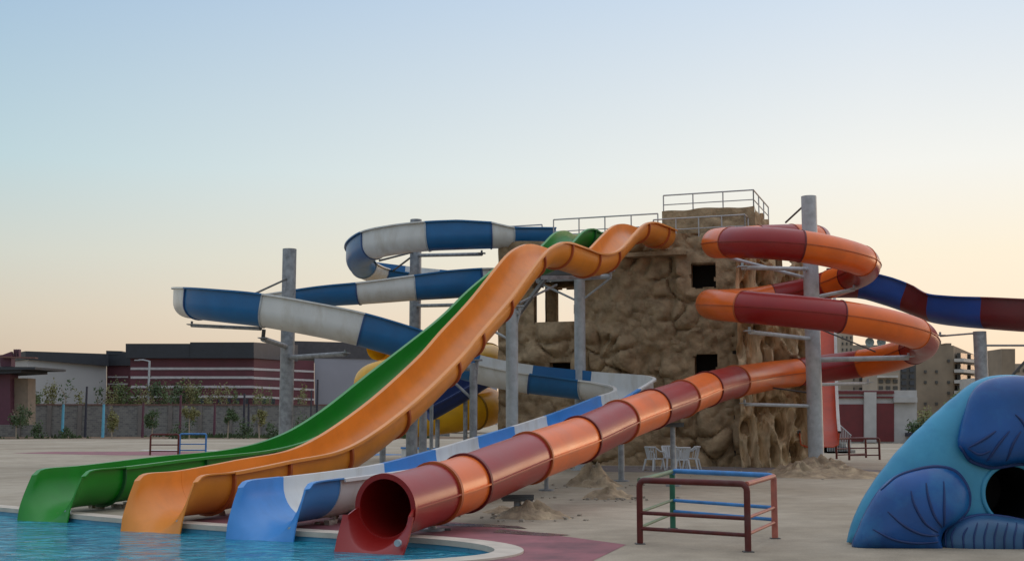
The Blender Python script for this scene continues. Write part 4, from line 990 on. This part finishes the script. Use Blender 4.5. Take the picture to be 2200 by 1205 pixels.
part('lattice', PLUMP, gt, 0, 121.5, 24, 121.5, 762, 762, 787, 787, d=1); part('fascia', mat('red_brown_coping', (.1, .1, .1)), gt, 0, 121, 75, 120.5, 765, 767, 768, 770, d=.6)
for i in range(3): part('post', PLUMP, gt, 29 + i * 5, 122, 31 + i * 5, 122, 750, 750, 768, 768, d=.5)
part('arch', PLUMP, gt, 5, 121.8, 24, 121.8, 762, 755, 766, 766, d=.5)

# ------------------------------------------------------------------ right background
sh = empty('plant_shed', (gx(1880, 95), 95, 0), 'long low shed with two maroon doors and pale panels', 'building')
SHW = mat('shed_pale_panel', (.42, .40, .38), .7, var=.1, vscale=1.5); SHM = mat('shed_maroon', (.13, .016, .018), .6, var=.15)
part('wall', SHW, sh, 1700, 95, 1970, 95, 838, 838, 952, 952, d=8)
part('door', SHM, sh, 1775, 94.9, 1857, 94.9, 868, 868, 948, 948, d=.3); part('door', SHM, sh, 1881, 94.9, 1921, 94.9, 866, 866, 948, 948, d=.3)
part('fascia', SHM, sh, 1740, 94.85, 1921, 94.85, 839, 839, 846, 846, d=.3); part('fascia', SHM, sh, 1740, 94.85, 1921, 94.85, 851, 851, 855, 855, d=.3)
part('pilaster', SHW, sh, 1857, 94.7, 1883, 94.7, 842, 842, 950, 950, d=.5); part('parapet', SHW, sh, 1921, 94.6, 1971, 94.6, 853, 853, 864, 864, d=1.0)
part('wall_unit', INK, sh, 1950, 94.4, 1972, 94.4, 929, 929, 937, 937, d=.6)
APT = mat('brown_brick_flat', (.24, .185, .13), .9, var=.2, vscale=.3); APT2 = mat('dusty_render', (.36, .29, .22), .9, var=.2, vscale=.2); APW = mat('balcony_white', (.45, .42, .38), .8); WIN = mat('window_dark', (.06, .055, .05), .35)
def block(name, label, pxa, pxb, top, Y, m, d=14, wins=None, bot=915, py2=None, Yb=None, group=None):
    root = empty(name, (gx((pxa + pxb) / 2, Y), Y, 0), label, 'building', group)
    part('wall', m, root, pxa, Y, pxb, Yb or Y, top, py2 or top, bot, bot, d=d)
    if wins:
        nx, rows, y0, dy, w, h, mm = wins
        for r_ in range(rows):
            for i in range(nx):
                x = pxa + (pxb - pxa) * (i + .5) / nx; YY = Y + ((Yb or Y) - Y) * (i + .5) / nx - .15; part('window', mm, root, x - w/2, YY, x + w/2, YY, y0 + r_*dy, y0 + r_*dy, y0 + r_*dy + h, y0 + r_*dy + h, d=.3)
    return root
ap = block('apartment_block', 'brown brick apartment block with white balconies on its right side, beyond the shed', 1968, 2048, 742, 200, APT, 20, None)
part('wall', APT, ap, 2048.3, 200, 2112, 226, 742, 770, 915, 915, d=12)
for r_ in range(6):
    y = 770 + r_ * 23
    part('balcony', APW, ap, 2050, 199, 2098, 217, y, y + 6 - r_, y + 7, y + 12 - r_, d=-1.5); part('window', WIN, ap, 2056, 201, 2070, 206.8, y - 12, y - 10, y - 1, y + 1, d=-.6); part('window', WIN, ap, 2078, 208, 2090, 212, y - 9, y - 7, y + 1, y + 2, d=-.6)
    for px in (1986, 2010, 2036):
        if (r_ + px) % 3 != 0: part('window', WIN, ap, px, 199.8, px + 5, 199.8, y + 2, y + 2, y + 8, y + 8, d=.3)
for i in range(3): part('roof_room', APT, ap, 1988 + i * 22, 203, 2000 + i * 22, 203, 733 - i * 2 + (i == 2) * 8, 733 - i * 2 + (i == 2) * 8, 745, 745, d=4)
block('apartment_block', 'dark glazed block directly behind the shed roof', 1934, 1968, 762, 150, WIN, 6, (2, 5, 790, 14, 10, 9, mat('glazing_slate', (.035, .045, .06), .2)), 900)
b3 = block('apartment_block', 'dusty flat-roofed block with satellite dishes behind the pillar', 1770, 1930, 741, 230, APT2, 14, (9, 4, 760, 24, 7, 10, WIN), 915)
DISH = mat('dish_grey', (.20, .23, .21), .6)
for i, px in enumerate((1868, 1893)):
    c = at(px, 735, 228); rt = empty('satellite_dish', (c.x, c.y, c.z - 1.2), ('left' if i == 0 else 'right') + ' of the two satellite dishes on the dusty flat roof', 'satellite dish', 'rooftop dishes')
    V = [c]; Fc = []
    for k in range(1, 4):
        for j in range(20):
            a = 2*math.pi*j/20; rr = .85 * k / 3; V.append(c + Vector((rr * math.cos(a), -.08 * k * k * .5 + .2, rr * math.sin(a))))
    for j in range(20): Fc.append((0, 1 + j, 1 + (j+1) % 20))
    for k in range(2):
        for j in range(20): a = 1 + k*20 + j; b = 1 + k*20 + (j+1) % 20; Fc.append((a, a+20, b+20, b))
    mkobj('dish', V, Fc, DISH, rt, 40, .04); mb = MB(); mb.tube([c + Vector((0, .3, -1.2)), c + Vector((0, .3, 0))], .06, 6); mb.build('mast', DISH, rt)
block('apartment_block', 'tall dusty tower block just right of the coil pillar', 1806, 1833, 712, 215, APT2, 10, (3, 7, 722, 13, 3, 6, WIN))
b5 = block('apartment_block', 'white balconied low flats above the shed roof', 1885, 1932, 800, 140, APT2, 6, (3, 2, 815, 14, 9, 8, WIN), 900); part('balcony', APW, b5, 1888, 139.4, 1930, 139.4, 806, 806, 811, 811, d=.7)
block('apartment_block', 'square dark lift tower on the skyline at the right', 2152, 2181, 749, 260, APT, 8)
block('apartment_block', 'wide hazy block on the skyline at the right edge', 2181.5, 2300, 781, 270, APT2, 8, (9, 3, 792, 15, 6, 7, WIN))
block('apartment_block', 'stepped hazy block behind the right-hand grey pillar', 2112, 2152, 793, 280, APT2, 8, (4, 3, 802, 13, 4, 6, WIN))
block('apartment_block', 'pale low house between the stepped block and the blue play structure', 2092, 2135, 812, 190, APW, 6, (3, 1, 818, 10, 6, 6, WIN))

# ------------------------------------------------------------------ trees
LEAF = [mat('leaf_mid', (.085, .115, .03), .7, var=.4, vscale=1.5), mat('leaf_olive', (.16, .15, .05), .7, var=.4, vscale=1.5), mat('leaf_dark', (.045, .075, .022), .7, var=.4, vscale=1.5)]
BARK = mat('pale_bark', (.30, .24, .18), .9)
def tree(x, y, h, crown_r, crown_h, name, label, cat='tree', group=None, n=260, li=0, trunk=True, ls=.16):
    root = empty(name, (x, y, 0), label, cat, group); rnd = random.Random(int(abs(x * 31 + y * 7)))
    if trunk:
        mb = MB(); zc = h - crown_h * .6; mb.tube([(x, y, 0), (x + rnd.uniform(-.08, .08), y, zc * .6), (x, y, zc)], [.07, .05, .035], 7)
        for _ in range(5):
            a = rnd.uniform(0, 6.3); mb.tube([(x, y, zc * .85), (x + math.cos(a) * crown_r * .6, y + math.sin(a) * crown_r * .6, zc + rnd.uniform(.1, .5) * crown_h)], [.03, .012], 5)
        mb.build('trunk', BARK, root)
    mb = MB(); cl = [(rnd.gauss(0, .42), rnd.gauss(0, .42), rnd.uniform(-.45, .45)) for _ in range(9)]
    for _ in range(n):
        c = rnd.choice(cl); p = Vector((x + (c[0] + rnd.gauss(0, .22)) * crown_r, y + (c[1] + rnd.gauss(0, .22)) * crown_r, max(.05, h - crown_h / 2 + (c[2] + rnd.gauss(0, .16)) * crown_h)))
        a = Vector((rnd.gauss(0, 1), rnd.gauss(0, 1), rnd.gauss(0, 1))).normalized(); b = a.orthogonal().normalized(); s_ = rnd.uniform(.5, 1.2) * ls
        mb.add([p - a*s_, p + b*s_*.5, p + a*s_, p - b*s_*.5], [(0, 1, 2, 3)])
    mb.build('crown', LEAF[li], root, None)
for px, Y, top, cr, ch, li, lb in ((36, 116, 872, .95, 1.7, 2, 'dark leafy young tree nearest the left edge'), (242, 116, 878, .6, 1.9, 1, 'narrow yellowing young tree beside the second cyan pole'),
     (327, 115, 886, .75, 1.3, 2, 'round young tree behind the maroon barrier'), (408, 116, 874, .65, 1.0, 1, 'thin-stemmed sapling above the blue barrier'), (490, 116, 882, .65, 1.0, 2, 'round-headed sapling in the middle of the wall'),
     (558, 116, 883, .6, 1.1, 1, 'sapling just left of the left-hand pillar')):
    z = at(px, top, Y).z; tree(gx(px, Y), Y, z, cr, ch, 'young_tree', lb, 'tree', 'young trees in front of the block wall', 760, li, ls=.12)
for px, Y, top, cr, lb in ((390, 117, 905, 1.0, 'dark bush behind the blue barrier'), (530, 118, 900, .9, 'tall bush under the low white hut'), (590, 118, 905, .9, 'bush at the foot of the left-hand pillar'), (140, 120, 918, .8, 'low bush under the first cyan pole'), (82, 119, 912, .8, 'low bush right of the leftmost tree'), (648, 118, 893, 1.2, 'broad bush right of the left-hand pillar')):
    tree(gx(px, Y), Y, at(px, top, Y).z, cr, at(px, top, Y).z, 'bush', lb, 'bush', 'bushes along the block wall', 380, 2, False, .13)
spec = [(68, 842, 1.1, 0), (110, 832, .8, 1), (172, 846, 1.0, 1), (232, 835, 1.0, 1), (256, 828, 1.0, 0), (285, 832, 1.1, 0), (306, 828, 1.1, 1), (330, 826, 1.2, 2), (352, 830, 1.2, 0), (376, 826, 1.2, 2), (398, 822, 1.2, 1), (420, 832, 1.1, 0), (447, 838, 1.0, 1), (478, 832, 1.0, 1), (505, 840, .9, 0), (551, 832, 1.1, 1), (572, 838, .9, 0), (648, 836, .9, 1)]
ords = ['first', 'second', 'third', 'fourth', 'fifth', 'sixth', 'seventh', 'eighth', 'ninth', 'tenth', 'eleventh', 'twelfth', 'thirteenth', 'fourteenth', 'fifteenth', 'sixteenth', 'seventeenth', 'eighteenth']
for i, (px, top, cr, li) in enumerate(spec):
    Y = 141.5 + (i % 3); z = at(px, top, Y).z; tree(gx(px, Y), Y, z, cr, 3.0, 'street_tree', 'small tree showing over the block wall, %s from the left' % ords[i], 'tree', 'trees beyond the block wall', 520 if px < 440 else 260, li, ls=.17)
for i, (px, Y, top, cr, li, lb) in enumerate(((1985, 92, 908, 1.1, 2, 'dark bush at the right corner of the shed'), (2012, 110, 892, 1.3, 0, 'loose tree between shed and brick apartments'), (2040, 120, 880, 1.5, 2, 'dark tree in front of the brick apartments'), (1990, 130, 884, 1.4, 1, 'yellowing tree behind the shed corner'), (2068, 105, 858, 1.4, 0, 'tree top rising over the blue play structure'))):
    z = at(px, top, Y).z; tree(gx(px, Y), Y, z, cr, z * .8, 'broadleaf_tree', lb, 'tree', None, 700, li, ls=.2)
tree(gx(140, 144), 144, at(140, 816, 144).z, 1.2, 2.6, 'bare_tree', 'sparse sapling against the pale hall wall, left one', 'tree', 'sparse saplings at the pale hall', 60, 2, ls=.2)
tree(gx(208, 144), 144, at(208, 830, 144).z, 1.0, 2.6, 'bare_tree', 'sparse sapling against the pale hall wall, right one', 'tree', 'sparse saplings at the pale hall', 60, 2, ls=.2)
